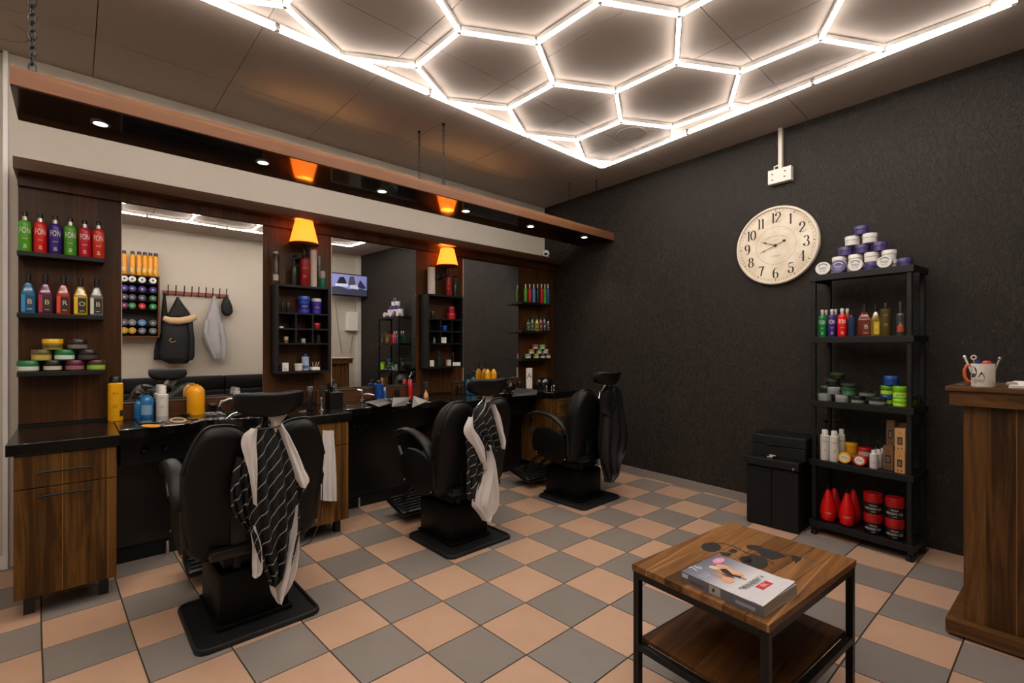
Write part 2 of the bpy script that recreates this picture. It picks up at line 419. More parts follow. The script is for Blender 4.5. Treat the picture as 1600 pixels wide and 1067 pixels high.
bor = [(X0, Y0), (X0, yb(X0)), (X1, yb(X1)), (X1, Y0)]
for k in range(4):
    a, b = bor[k], bor[(k + 1) % 4]; L_ = math.dist(a, b); n = max(1, round(L_ / 0.9))
    for i in range(n): tube_part((a[0] + (b[0] - a[0]) * i / n, a[1] + (b[1] - a[1]) * i / n), (a[0] + (b[0] - a[0]) * (i + 1) / n, a[1] + (b[1] - a[1]) * (i + 1) / n))
for k in sorted(KP):
    MB().lathe([(.012, .0), (.012, .036)], (k[0], k[1], ZL - .002), 10).build('connector', TUBE if False else GLASSC, lamp)

# ================================================================== SUSPENDED BEAM WITH SPOTS
ZB = 2.445
bm_ = thing('suspended_shelf_beam', (0.87, 2.0, ZB), 'long wood-edged black canopy hung on chains above the mirrors', 'canopy')
BX0, BX1 = 0.64, 1.09
jn = 3.58
MB().box((BX0, -.205, ZB), (BX1 - .02, jn, ZB + .078)).build('black_underside', BLKGL, bm_)
MB().box((BX0, jn + .004, ZB + .004), (BX1 - .02, wall_y(.9) - .012, ZB + .076)).build('black_underside', BLKGL, bm_)
MB().box((BX1 - .02, -.205, ZB - .001), (BX1, jn, ZB + .082), bev=.002).build('wood_edge', W_BEAM, bm_)
MB().box((BX1 - .02, jn + .003, ZB - .001), (BX1, wall_y(BX1) - .006, ZB + .080), bev=.002).build('wood_edge', W_BEAM, bm_)
for i, (px, py) in enumerate(((157, 192), (411, 253), (597, 298), (728, 329), (829, 353), (913, 370))):
    p = onz(px, py, ZB); q = (p.x, p.y, ZB)
    sp = MB().lathe([(.040, 0), (.040, -.006), (.030, -.007), (.029, -.003), (.030, 0)], q, 28).build('spot_ring', STEEL, bm_, True)
    MB().lathe([(.0285, -.0065), (0, -.0068)], q, 24).build('spot_lens', SPOTM, sp)
    ld = bpy.data.lights.new('spot', 'SPOT'); ld.energy = SPOT_W; ld.color = SPOTC; ld.spot_size = R(95); ld.spot_blend = 0.6; ld.shadow_soft_size = .025
    lo = bpy.data.objects.new('spot_light', ld); C.objects.link(lo); lo.location = (p.x, p.y, ZB - .012)
def chain(px, py, zt, zb, lab, s=1.0, x=None, y=None):
    p = onz(px, py, H); x = x if x is not None else p.x; y = y if y is not None else p.y
    t = thing('hanging_chain', (x, y, zb), lab, 'chain', None)
    m = MB(); L_ = 0.030 * s; z = zt - .012; k = 0
    while z > zb + .008:
        ring = []
        for i in range(10):
            a_ = 2 * pi * i / 10; r1 = .0075 * s * cos(a_); r2 = L_ * .5 * sin(a_)
            ring.append((x + (r1 if k % 2 else r1 * .3), y + (r1 * .3 if k % 2 else r1), z + r2))
        m.tube(ring, .0022 * s, 5, closed=True); z -= L_ * .74; k += 1
    m.build('links', BLKMETAL, t, True)
    MB().lathe([(.012 * s, 0), (.012 * s, -.008), (.004, -.016)], (x, y, zt), 12).build('ceiling_hook', BLKMETAL, t, True)
zt = ZB + .082
chain(42, 5, H, zt, 'thick black chain holding the near left end of the canopy', 1.7, x=1.0, y=-.14)
chain(655, 205, H, zt, 'thin black chain by the rear edge at the middle of the canopy', 1.0)
chain(693, 193, H, zt, 'thin black chain by the wooden edge at the middle of the canopy', 1.0)
chain(887, 297, H, zt, 'thin chain at the far end of the canopy, nearer the corner', .7, x=.80, y=3.85)
chain(930, 290, H, zt, 'thin chain at the far end of the canopy, nearer the viewer side', .7, x=1.04, y=4.0)
# small white socket on top of the beam
tag(MB().box((.70, 2.60, ZB + .08), (.76, 2.69, ZB + .145), bev=.006).box((.72, 2.61, ZB + .145), (.74, 2.63, ZB + .175), bev=.004).build('power_socket', WHT, None, origin=(.73, 2.64, ZB + .08)), 'small white power socket standing on top of the canopy', 'socket')

# ================================================================== MIRROR WALL
YE = 4.285; PY0 = -.235
pn = thing('wall_panelling', (0.1, 2.0, 0.85), 'dark walnut panelling with a projecting cornice behind the mirrors', 'panelling')
ybk = wall_y(.2) - .004
cuts = [PY0, .235, 1.035, 1.58, 2.355, 2.935, 3.685, ybk]
for a, b in zip(cuts[:-1], cuts[1:]): MB().box((.004, a + .0015, .86), (.17, b - .0015, 2.29)).build('panel', W_PANEL, pn)
MB().box((.004, PY0, 0.0), (.165, ybk, .86)).build('lower_panel', BLKMAT, pn)
MB().box((.004, PY0 - .012, 2.29), (.30, wall_y(.3) - .004, 2.356), bev=.002).build('cornice', W_TRIM, pn)
MB().box((.17, PY0, 2.225), (.20, ybk, 2.29)).build('rail', W_PANEL, pn)
for k, (y0, y1, ztop, lab) in enumerate(((.223, 1.047, 2.222, 'tall frameless mirror nearest on the left reflecting coats and a pale wall'), (1.567, 2.369, 2.214, 'middle frameless mirror reflecting a television and the dark wall'), (2.923, 3.697, 2.206, 'farthest frameless mirror reflecting only dark wallpaper'))):
    t = thing('wall_mirror', (.172, (y0 + y1) / 2, .96), lab, 'mirror')
    MB().box((.1705, y0, .962), (.1755, y1, ztop)).build('backing', WHT, t)
    MB().box((.1757, y0 + .002, .964), (MX, y1 - .002, ztop - .002)).build('glass', MIRROR, t)
for (y0, y1, lab) in ((.17, 1.06, 'walnut ledge with steel strip under the nearest mirror'), (1.44, 2.40, 'walnut ledge with steel strip under the middle mirror'), (2.78, 3.80, 'walnut ledge with steel strip under the farthest mirror')):
    t = thing('mirror_ledge', (.20, (y0 + y1) / 2, .86), lab, 'ledge')
    MB().box((.171, y0, .8455), (.196, y1, .944)).build('board', W_TRIM, t); MB().box((.171, y0, .9445), (.203, y1, .952)).build('strip', STEEL, t)
# --- cabinets
def cabinet(y0, y1, lab, towel=False, hy=(0.727, .60)):
    t = thing('cabinet', (.5, (y0 + y1) / 2, 0), lab, 'cabinet', None)
    MB().box((.17, y0, .10), (.83, y1, .786)).build('body', W_CAB, t)
    d = MB().box((.832, y0 + .002, .626), (.85, y1 - .002, .783), bev=.001).build('drawer', W_CAB, t)
    e = MB().box((.832, y0 + .002, .102), (.85, y1 - .002, .621), bev=.001).build('door', W_CAB, t)
    yc = (y0 + y1) / 2; hw = (y1 - y0) * .25
    for par, z in ((d, .70), (e, .585)):
        m = MB().cyl((.876, yc - hw - .01, z), (.876, yc + hw - .01, z), .005, 10)
        for s in (-1, 1): m.cyl((.849, yc - .01 + s * hw * .88, z), (.876, yc - .01 + s * hw * .88, z), .004, 8)
        m.build('handle', BLKMETAL, par, True)
    for y in (y0 + .03, y1 - .07):
        for x in (.74, .22): MB().box((x, y, 0), (x + .04, y + .04, .10)).build('foot', BLKPL, t)
    return t
GC = None
for (a, b, lab) in ((-.21, .166, 'walnut cabinet with one drawer and door at the near left end of the counter'), (1.05, 1.42, 'walnut cabinet with a towel hanging on it between the first and second chairs'), (2.32, 2.66, 'walnut cabinet mostly hidden behind the middle barber chair'), (3.55, 3.93, 'walnut cabinet farthest along the counter, beside the last chair')): cabinet(a, b, lab)
CT = M('0b0a09', 0.22, bump=.05, coat=.3)
for (a, b, lab) in ((-.235, .178, 'black countertop slab at the near left end'), (1.04, 1.44, 'black countertop slab over the walnut cabinet beside the nearest chair'), (2.31, 2.67, 'black countertop slab behind the middle chair'), (3.54, 3.95, 'black countertop slab at the far end of the counter')):
    tag(MB().box((.171, a, .788), (.862, b, .845), bev=.003).build('countertop', CT, None, origin=(.5, (a + b) / 2, .788)), lab, 'countertop')
# --- wash stations (black ceramic units)
def station(y0, y1, lab):
    t = thing('wash_station', (.4, (y0 + y1) / 2, 0), lab, 'wash unit')
    n = 24; ym = (y0 + y1) / 2
    # top slab with an undulating front edge and a basin recess
    xf = []
    for i in range(n + 1):
        s = i / n; xf.append(.73 - .10 * math.exp(-((s - .5) / .17) ** 2))
    pts = [Vector((.171, y0, .80))] + [Vector((xf[i], y0 + (y1 - y0) * i / n, .80)) for i in range(n + 1)] + [Vector((.171, y1, .80))]
    MB().prism(pts, (0, 0, .045)).build('top', CT, t)
    # raised rim
    MB().tube([(xf[i] - .004, y0 + .006 + (y1 - y0 - .012) * i / n, .848) for i in range(n + 1)], .006, 6).build('rim', BLKGL, t, True)
    MB().box((.25, y0 + .10, .846), (.52, y0 + .34, .852), bev=.002).build('glass_tray', M('1a1815', .08, coat=.6), t)
    # basin bowl
    MB().lathe([(.02, -.10), (.12, -.085), (.165, -.03), (.178, .006), (.192, .010), (.196, 0), (.18, -.004), (.15, -.06), (.02, -.11)], (.45, ym + .05, .85), 28, ry=1.15).build('basin', BLKGL, t, True)
    MB().box((.35, y0 + .004, .10), (.40, y1 - .004, .80)).build('front_panel', M('070707', .3), t)
    MB().box((.40, y0 + .004, .62), (.58, y1 - .004, .798), bev=.01).build('apron', M('080808', .3), t)
    MB().box((.33, y0 + .004, 0), (.385, y1 - .004, .10)).build('plinth', BLKMAT, t)
    # knobs / hose holders
    for yy in (y0 + .12, y0 + .22): MB().lathe([(.018, 0), (.018, .02), (.010, .03), (0, .031)], (.585, yy, .70), 14, Matrix.Rotation(pi / 2, 3, 'Y')).build('knob', BLKPL, t, True)
    MB().cyl((.42, y0 + .25, 0), (.42, y0 + .25, .09), .01, 10).build('leg', CHROME, t, True)
station(.182, 1.036, 'black wash unit with basin below the nearest mirror')
station(1.444, 2.306, 'black wash unit with basin below the middle mirror')
station(2.674, 3.536, 'black wash unit with basin below the farthest mirror')
# --- small wall shelves
def wshelf(y0, y1, z, lab, x1=.31):
    tag(MB().box((.1712, y0, z - .026), (x1, y1, z), bev=.002).build('wall_shelf', BLKSH, None, origin=(.24, (y0 + y1) / 2, z - .026)), lab, 'shelf')
def zat(px, py, x): return onx(px, py, x).z
LS = []
for (pyt, lab) in ((394, 'top black wall shelf of the left panel, holding six coloured bottles'), (487.5, 'middle black wall shelf of the left panel, holding five glass bottles'), (577, 'bottom black wall shelf of the left panel, holding stacked jars')):
    z = zat(95, pyt + 3, .31); LS.append(z); wshelf(onx(26, pyt, .31).y, onx(163, pyt, .31).y, z, lab)
RS = []
for (pyt, lab) in ((473, 'top black wall shelf by the far corner, holding seven slim bottles'), (517, 'middle black wall shelf by the far corner, holding slim coloured bottles'), (560, 'bottom black wall shelf by the far corner, holding small jars')):
    z = zat(838, pyt, .31); RS.append(z); wshelf(onx(815, pyt, .31).y, onx(860, pyt, .31).y, z, lab)
# --- cubby units
def cubby(y0, y1, z0, z1, xs_, lab, zs, divs):
    t = thing('cubby_shelf', (.24, (y0 + y1) / 2, z0), lab, 'shelf unit'); x1 = xs_
    for y in (y0, y1 - .016): MB().box((.1712, y, z0), (x1, y + .016, z1), bev=.0015).build('side', BLKSH, t)
    for z in (z0, z1 - .016): MB().box((.1712, y0 + .0162, z), (x1 - .0005, y1 - .0162, z + .016)).build('board', BLKSH, t)
    for z in zs: MB().box((.1712, y0 + .0165, z - .006), (x1 - .003, y1 - .0165, z + .006)).build('board', BLKSH, t)
    for yy, za, zb in divs: MB().box((.1712, yy - .005, za + .0065), (x1 - .004, yy + .005, zb - .0065)).build('divider', BLKSH, t)
CX_ = .325
def cz(px, py): return zat(px, py, CX_)
c1 = [onx(436, 500, CX_).y - .018, onx(516, 500, CX_).y]
c1z = [cz(470, 583), cz(470, 446)]; c1s = [cz(470, 490), cz(470, 514), cz(470, 537)]
yA, yB = onx(463, 514, CX_).y, onx(489, 514, CX_).y
cubby(c1[0], c1[1], c1z[0], c1z[1] , CX_, 'black cubby shelf under the nearer lamp, between the first two mirrors', c1s, [(yA, c1s[1], c1s[0]), (yB, c1s[1], c1s[0]), (yA, c1s[2], c1s[1]), (yB, c1s[2], c1s[1])])
c2 = [onx(671, 500, CX_).y - .018, onx(724, 500, CX_).y]
c2z = [cz(697, 575), cz(697, 461)]; c2s = [cz(697, 499), cz(697, 518), cz(697, 537)]
yC, yD = onx(689, 514, CX_).y, onx(707, 514, CX_).y
cubby(c2[0], c2[1], c2z[0], c2z[1], CX_, 'black cubby shelf under the farther lamp, between the last two mirrors', c2s, [(yC, c2s[1], c2s[0]), (yD, c2s[1], c2s[0]), (yC, c2s[2], c2s[1]), (yD, c2s[2], c2s[1])])
# --- wall lamps
def sconce(pxc, pyt, pyb, pwt, pwb, pys, lab):
    x = .27; c = onx(pxc, pyb, x); k = depth(c) / F; z1 = c.z; z2 = onx(pxc, pyt, x).z
    t = thing('wall_lamp', (.171, c.y, c.z - .1), lab, 'lamp')
    rb, rt = pwb * k / 2, pwt * k / 2
    MB().lathe([(rb, 0), (rt, z2 - z1), (rt - .003, z2 - z1), (rb - .003, 0), (rb, 0)], (x, c.y, z1), 36).build('lamp_shade', SHADE, t, True)
    MB().lathe([(rb + .0015, -.001), (rb + .0015, .006), (rb - .004, .006), (rb - .004, -.001), (rb + .0015, -.001)], (x, c.y, z1), 36).build('shade_trim', M('8a4a10', .6), t, True)
    zb = onx(pxc, pys, x).z
    MB().lathe([(.010, 0), (.014, .02), (.008, .04), (.012, .07), (.017, .085), (.010, .10), (.010, z1 - zb + .02)], (x, c.y, zb), 16).build('stem', M('1d120c', .35, metal=.5), t, True)
    MB().tube([(.18, c.y - .03, zb - .01), (.21, c.y - .03, zb - .02), (.24, c.y - .01, zb - .012), (x, c.y, zb + .004)], .006, 8).build('arm', BLKMETAL, t, True)
    MB().lathe([(.035, 0), (.035, .008), (.012, .014), (0, .014)], (.171, c.y - .03, zb - .01), 20, Matrix.Rotation(pi / 2, 3, 'Y')).build('wall_plate', BLKMETAL, t, True)
    MB().sup((x, c.y, z1 + .055), (.018, .018, .028), 1.0, 14, 8).build('bulb', emis('bulb_glow', (1, .7, .35), 4.0), t, True)
    for dz in (.03,):
        ld = bpy.data.lights.new('bulb', 'POINT'); ld.energy = BULB_W; ld.color = (1.0, .50, .15); ld.shadow_soft_size = .02
        lo = bpy.data.objects.new('bulb_light', ld); C.objects.link(lo); lo.location = (x, c.y, z1 + dz + .06)
sconce(475, 346, 382, 26, 43, 401, 'glowing orange-shaded wall lamp above the nearer cubby shelf')
sconce(699, 389, 416, 21, 34, 430, 'glowing orange-shaded wall lamp above the farther cubby shelf')
# --- security camera in the corner
p = onw(853, 396, .05); t = thing('security_camera', (p.x, p.y, p.z), 'small round white security camera in the corner above the cornice', 'camera')
RX = Matrix.Rotation(R(70), 3, 'Y') @ Matrix.Rotation(0, 3, 'Z'); di = (CAM - p).normalized(); RQ = di.to_track_quat('Z', 'Y').to_matrix()
MB().lathe([(.02, -.05), (.036, -.04), (.042, -.01), (.042, .012), (.036, .026), (.024, .028)], p, 24, RQ).build('housing', WHT, t, True)
MB().lathe([(.024, .0285), (.012, .032), (0, .033)], p, 20, RQ).build('lens', BLKGL, t, True)
MB().box((p.x - .02, p.y - .005, p.z - .045), (p.x + .02, p.y + .045, p.z - .035), bev=.003).build('bracket', WHT, t)
q = onw(888, 375, .01)
tag(MB().tube([p + Vector((.02, .02, -.02)), (p.x + .07, p.y + .03, p.z - .03), (q.x - .03, q.y, q.z - .10), (q.x, q.y, q.z - .06), (q.x, q.y, q.z + .005)], .004, 6).build('cable', M('3c3c3c', .5), None, True, origin=q), 'grey cable curving from the security camera up to the canopy', 'cable')

# ================================================================== BARBER CHAIRS (face the mirrors, -x)
def plate_prism(hx, hy, r, z0, z1, grow=0, n=5):
    pts = []
    for (sx_, sy_, a0) in ((1, 1, 0), (-1, 1, 90), (-1, -1, 180), (1, -1, 270)):
        for i in range(n + 1):
            a = R(a0 + 90 * i / n); pts.append(Vector((sx_ * (hx + grow - r) + r * cos(a), sy_ * (hy + grow - r) + r * sin(a), z0)))
    return pts
def make_chair(loc, label):
    t = thing('barber_chair', loc, label, 'chair', None)
    L = Vector(loc)
    Y = lambda p: (L.x + p[0], L.y + p[1], L.z + p[2])
    P = lambda pts: [Vector(Y(p)) for p in pts]
    # floor mat plate: slab with raised lip
    m = MB().prism(P(plate_prism(.262, .262, .05, .0005, 0)), (0, 0, .012))
    ring = P(plate_prism(.252, .252, .045, .014, 0)); m.tube(ring, .009, 8, closed=True)
    m.build('base_plate', M('0c0c0c', .55, bump=.3, bscale=250), t, True)
    m = MB().box(Y((-.265, -.155, .0125)), Y((.13, .155, .27)), bev=.03).box(Y((-.275, -.165, .0125)), Y((.14, .165, .035)), bev=.01)
    m.build('pedestal', M('050505', .45, spec=.2), t, True)
    MB().lathe([(.085, .26), (.085, .30), (.06, .31), (.06, .40)], Y((-.09, 0, 0)), 24).build('column', M('050505', .4, spec=.3), t, True)
    for s_ in (-1, 1): MB().cyl(Y((.08, s_ * .07, .26)), Y((.06, s_ * .07, .40)), .022, 12).build('piston', BLKPL, t, True)
    MB().box(Y((-.22, -.13, .272)), Y((.09, .13, .358)), bev=.015).build('lift_cover', BLKMAT, t, True)
    L = L + Vector((.085, 0, 0))
    MB().box(Y((-.36, -.20, .36)), Y((.12, .20, .405)), bev=.012).build('seat_frame', BLKPL, t, True)
    MB().sup(Y((-.20, 0, .455)), (.285, .235, .065), .32, 28, 12).build('seat', BLKLEA, t, True)
    # backrest: two lobed shoulders with a dip between them, leaning back
    nu, nv = 30, 22
    def bpt(u, v, side):
        au = abs(u)
        top = .962 - .088 * math.exp(-(u / .25) ** 2) - .20 * max(0, (au - .62) / .38) ** 2.4
        bot = .335 + .06 * max(0, (au - .7) / .3) ** 2
        wv = .30 * (1 - .10 * (1 - v) ** 2)
        z = bot + (top - bot) * v
        q = (1 - au ** 8) ** .5 * (1 - abs(2 * v - 1) ** 12) ** .5
        th = .060 * q + .004
        lean = .02 + .185 * (z - .40) + (.010 * au if side > 0 else -.035 * au ** 2)
        y = u * wv
        return Y((lean + side * th * (.75 if side > 0 else 1.1) , y, z))
    vs = []; fs = []
    for s_ in (1, -1):
        k = len(vs)
        for j in range(nv + 1):
            for i in range(nu + 1): vs.append(bpt(-1 + 2 * i / nu, j / nv, s_))
        for j in range(nv):
            for i in range(nu): a = k + j * (nu + 1) + i; fs.append((a, a + 1, a + nu + 2, a + nu + 1))
    K = (nu + 1) * (nv + 1)
    edge = [i for i in range(nu + 1)] + [j * (nu + 1) + nu for j in range(1, nv + 1)] + [nv * (nu + 1) + i for i in range(nu - 1, -1, -1)] + [j * (nu + 1) for j in range(nv - 1, 0, -1)]
    for a, b in zip(edge, edge[1:] + edge[:1]): fs.append((a, b, b + K, a + K))
    br = MB().add(vs, fs).build('backrest', BLKLEA, t, True, sharp=60)
    pts = [bpt(-1 + 2 * i / nu, 1, 1) for i in range(nu + 1)]
    MB().tube([Vector(p) + Vector((.004, 0, 0)) for p in pts], .0045, 6).build('piping', BLKPL, br, True)
    MB().box(Y((.02, -.12, .40)), Y((.10, .12, .55)), bev=.012).build('back_bracket', BLKPL, t, True)
    # headrest on a steel fork
    def bend(p): return Vector((p.x - 2.2 * p.y * p.y + .02 * (p.z / .05), p.y, p.z * (1 - 6 * p.y * p.y) + 1.0 * p.y * p.y))
    MB().sup(Y((.24, .015, 1.045)), (.042, .148, .056), .5, 30, 12, bend).build('headrest', BLKLEA, t, True, sharp=60)
    MB().tube(P([(.168, 0, .93), (.185, .004, .98), (.215, .01, 1.02)]), .010, 8, sx=1.8).tube(P([(.165, -.05, .88), (.168, -.035, .93), (.168, 0, .96), (.168, .035, .93), (.165, .05, .88)]), .007, 8).build('headrest_bracket', CHROME, t, True)
    for s_ in (-1, 1):
        # armrest: pad sweeping level then curling down at the back
        pth = [(-.44, .672), (-.425, .695), (-.38, .722), (-.31, .742), (-.23, .745), (-.15, .732), (-.08, .708), (-.02, .672), (.015, .635), (.022, .59)]
        yy = s_ * .292
        pts = P([(a, yy, b) for a, b in pth]); rr = [.010, .016, .018, .018, .018, .018, .019, .020, .020, .015]
        MB().tube(pts, rr, 14, sx=2.0).build('armrest', BLKLEA, t, True, sharp=70)
        MB().tube(P([(.03, yy - s_ * .01, .62), (.035, yy - s_ * .01, .52), (.03, yy - s_ * .015, .42)]), .012, 8, sx=1.4).build('arm_support', BLKPL, t, True)
        MB().tube(P([(-.39, yy - s_ * .005, .68), (-.41, yy - s_ * .008, .62), (-.37, yy - s_ * .01, .56)]), .011, 8, sx=1.4).build('arm_support', BLKPL, t, True)
        # padded side panel, a rounded quarter below the arm
        q = [(-.36, .40), (-.385, .50), (-.37, .57), (-.31, .615), (-.20, .62), (-.08, .60), (-.02, .55), (.01, .44), (-.01, .37), (-.10, .34), (-.25, .36)]
        m = MB(); yo = s_ * .262
        c0 = (sum(a for a, b in q) / len(q), sum(b for a, b in q) / len(q))
        # resample smoothly
        qs = []
        for i in range(len(q)):
            p0, p1, p2, p3 = q[i - 1], q[i], q[(i + 1) % len(q)], q[(i + 2) % len(q)]
            for k in range(4):
                u = k / 4; f_ = lambda A, B, C_, D: .5 * ((2 * B) + (-A + C_) * u + (2 * A - 5 * B + 4 * C_ - D) * u * u + (-A + 3 * B - 3 * C_ + D) * u ** 3)
                qs.append((f_(p0[0], p1[0], p2[0], p3[0]), f_(p0[1], p1[1], p2[1], p3[1])))
        vs = []; n = len(qs)
        for (sc, dy) in ((.86, -.022), (.97, -.017), (1.0, 0), (.97, .017), (.86, .022)):
            for a, b in qs: vs.append(Y((c0[0] + (a - c0[0]) * sc, yo + s_ * dy, c0[1] + (b - c0[1]) * sc)))
        fs = [(j * n + i, j * n + (i + 1) % n, (j + 1) * n + (i + 1) % n, (j + 1) * n + i) for j in range(4) for i in range(n)]
        fs += [tuple(range(n))[::-1], tuple(4 * n + i for i in range(n))]
        m.add(vs, fs); sp = m.build('side_pad', BLKLEA, t, True, sharp=50)
        mm_ = MB()
        for a, b in ((-.33, .40), (.0, .385)): mm_.sup(Y((a, yo + s_ * .024, b)), (.006, .004, .006), 1, 10, 6)
        mm_.build('stud', CHROME, sp, True)
    L = Vector(loc)
    # footrest on its arm
    for s_ in (-.1, .1): MB().tube(P([(-.27, s_, .375), (-.46, s_, .26), (-.58, s_, .15)]), .014, 8).build('footrest_arm', BLKPL, t, True)
    d1 = Vector((-.58 + .40, 0, .09)).normalized()
    Mx = Matrix.Translation(L + Vector((-.56, 0, .115))) @ Matrix.Rotation(R(14), 4, 'Y')
    fr = MB().box((-.13, -.19, -.030), (.13, .19, .012), Mx, bev=.02).build('footrest', BLKPL, t, True)
    m = MB()
    for k in range(6): m.box((-.105 + k * .038, -.17, .0125), (-.085 + k * .038, .17, .022), Mx, bev=.004)
    m.build('ribs', M('111111', .45), fr, True)
    # release lever on the right-hand side
    MB().tube(P([(.02, .27, .36), (.07, .30, .38), (.085, .30, .50), (.08, .30, .58)]), .005, 8).build('lever', STEEL, t, True)
    return t
CH = [(1.475, .635, 0), (1.44, 1.945, 0), (1.44, 3.23, 0)]
ch = make_chair(CH[0], 'black barber chair nearest the viewer, under the first striped cape')
copy_tree(ch, CH[1], 'black barber chair in the middle, facing the second mirror')
copy_tree(ch, CH[2], 'black barber chair farthest away, under the plain black cape')
for o in list(C.objects):
    if o.name.startswith('barber_chair'): o['group'] = 'barber chairs in front of the mirrors'

P_ = [onx(504, 750, 1.36), onx(503, 790, 1.30), onx(498, 820, 1.2), onz(486, 846, .004), onz(470, 854, .004), onz(455, 857, .004)]
tag(MB().tube(P_, .003, 6).build('extension_cord', BLKPL, None, True, origin=P_[3]), 'thin black cord curling down to the floor behind the nearest chair', 'cord')
# ================================================================== CAPES
def stripes():
    m, t, b = nt('striped_cape_cloth'); N = t.nodes; L = t.links
    uv = N.new('ShaderNodeTexCoord'); sp = N.new('ShaderNodeSeparateXYZ'); L.new(uv.outputs['UV'], sp.inputs[0])
    s = math_node(t, 'SUBTRACT', math_node(t, 'MULTIPLY', sp.outputs[1], .58), math_node(t, 'MULTIPLY', sp.outputs[0], .81))
    no = N.new('ShaderNodeTexNoise'); no.inputs['Scale'].default_value = 3.5; L.new(uv.outputs['UV'], no.inputs['Vector'])
    s = math_node(t, 'ADD', s, math_node(t, 'MULTIPLY', no.outputs['Fac'], .025))
    f = math_node(t, 'FRACT', math_node(t, 'DIVIDE', s, .040))
    g = math_node(t, 'LESS_THAN', f, .085)
    mx = N.new('ShaderNodeMix'); mx.data_type = 'RGBA'; L.new(g, mx.inputs[0]); mx.inputs[6].default_value = srgb('0b0b0c'); mx.inputs[7].default_value = srgb('a9a6a3')
    L.new(mx.outputs[2], b.inputs['Base Color']); b.inputs['Roughness'].default_value = .6
    return m
STR = stripes()
CLW = M('cfc8c4', .8, bump=.2, bscale=150, sheen=.2); CLB = M('0d0d0e', .45, bump=.1, bscale=100)
def sheet(mb, rows, x, folds=4, amp=.012, ph=0.0, th=.003, nu=40, nv=48, lean=0.0, taper=0.0):
    """hanging cloth: rows of (pixel y, left px, right px) measured on the plane x; wavy folds give it depth"""
    rows = sorted(rows); y0, y1 = rows[0][0], rows[-1][0]
    front = []; back = []; uv = []
    for j in range(nv + 1):
        py = y0 + (y1 - y0) * j / nv
        for a, b in zip(rows[:-1], rows[1:]):
            if py <= b[0] + 1e-6: break
        s = (py - a[0]) / max(b[0] - a[0], 1e-6); s = min(max(s, 0), 1)
        ia = rows.index(a); pr = rows[max(ia - 1, 0)]; nx_ = rows[min(ia + 2, len(rows) - 1)]
        def cr_(k): return .5 * (2 * a[k] + (b[k] - pr[k]) * s + (2 * pr[k] - 5 * a[k] + 4 * b[k] - nx_[k]) * s * s + (3 * a[k] - pr[k] - 3 * b[k] + nx_[k]) * s ** 3)
        l, r = cr_(1), cr_(2)
        for i in range(nu + 1):
            u = i / nu; p = onx(l + (r - l) * u, py, x)
            v = j / nv
            A = amp * (.35 + .65 * min(1, v * 2))
            dx = A * sin(2 * pi * folds * u + ph + 1.3 * sin(3.1 * v + ph)) + A * .5 * sin(2 * pi * folds * 1.9 * u + 2 * ph + 2 * v) + lean * v - .03 * (2 * u - 1) ** 2 + taper * (1 - v)
            front.append(p + Vector((dx, 0, 0))); back.append(p + Vector((dx - th, 0, 0))); uv.append((p.y + .08 * dx, p.z))
    k = (nu + 1) * (nv + 1); fs = []
    for j in range(nv):
        for i in range(nu):
            a = j * (nu + 1) + i; q = (a, a + 1, a + nu + 2, a + nu + 1); fs.append(q); fs.append(tuple(x_ + k for x_ in q[::-1]))
    edge = [i for i in range(nu + 1)] + [j * (nu + 1) + nu for j in range(1, nv + 1)] + [nv * (nu + 1) + i for i in range(nu - 1, -1, -1)] + [j * (nu + 1) for j in range(nv - 1, 0, -1)]
    for a, b in zip(edge, edge[1:] + edge[:1]): fs.append((b, a, a + k, b + k))
    n0 = len(mb.v); mb.add(front + back, fs); mb.uv = (mb.uv or []) + uv + uv
    return mb
XC = 1.80
p0 = onx(425, 655, XC - .04); t = thing('barber_cape', p0, 'black cape with white pinstripes and white lining, hung on the nearest chair', 'cape')
m = MB(); sheet(m, [(668, 398, 436), (682, 388, 448), (720, 384, 462), (760, 386, 466), (800, 388, 470), (830, 393, 470), (850, 398, 466), (885, 410, 458), (905, 420, 448), (917, 424, 436)], XC, 3, .016, .4); m.build('striped_cloth', STR, t, True)
m = MB(); sheet(m, [(715, 372, 388), (750, 364, 394), (790, 363, 397), (815, 372, 398), (832, 388, 398)], XC - .035, 3, .012, 1.5); m.build('striped_side', STR, t, True)
m = MB(); sheet(m, [(715, 452, 468), (745, 455, 478), (765, 458, 482), (780, 462, 472)], XC - .035, 2, .010, 2.5); m.build('striped_side', STR, t, True)
m = MB(); sheet(m, [(670, 395, 405), (680, 383, 404), (695, 379, 403), (715, 384, 404), (745, 392, 404), (790, 399, 404)], XC + .02, 1, .010, 1.0); m.build('white_flap', CLW, t, True)
m = MB(); sheet(m, [(662, 436, 444), (680, 442, 455), (705, 451, 467), (735, 461, 479), (752, 466, 487), (763, 473, 482)], XC + .012, 1, .008, 2.0); m.build('white_flap', CLW, t, True)
m = MB(); sheet(m, [(822, 392, 402), (850, 396, 412), (885, 396, 416), (898, 397, 412), (904, 397, 402)], XC - .02, 1.5, .008, .3); m.build('white_lining', CLW, t, True)
m = MB(); sheet(m, [(790, 462, 468), (830, 452, 470), (860, 440, 469), (890, 428, 466), (915, 424, 459), (932, 428, 450), (944, 435, 441)], XC - .012, 2, .012, .9); m.build('white_lining', CLW, t, True)
m = MB(); sheet(m, [(643, 413, 455), (650, 418, 452), (658, 424, 446), (675, 426, 434)], XC - .01, .5, .012, .2, nv=12); m.build('collar', M('b5aea8', .8), t, True)
m = MB().tube([onx(386, 674, XC - .04), onx(404, 671, XC), onx(428, 668, XC + .01), onx(440, 664, XC)], .004, 6); m.build('neck_band', CLB, t, True)
XC = 1.755
p0 = onx(762, 620, XC - .04); t = thing('barber_cape', p0, 'crumpled pinstriped cape with a long white towel-like tail on the middle chair', 'cape')
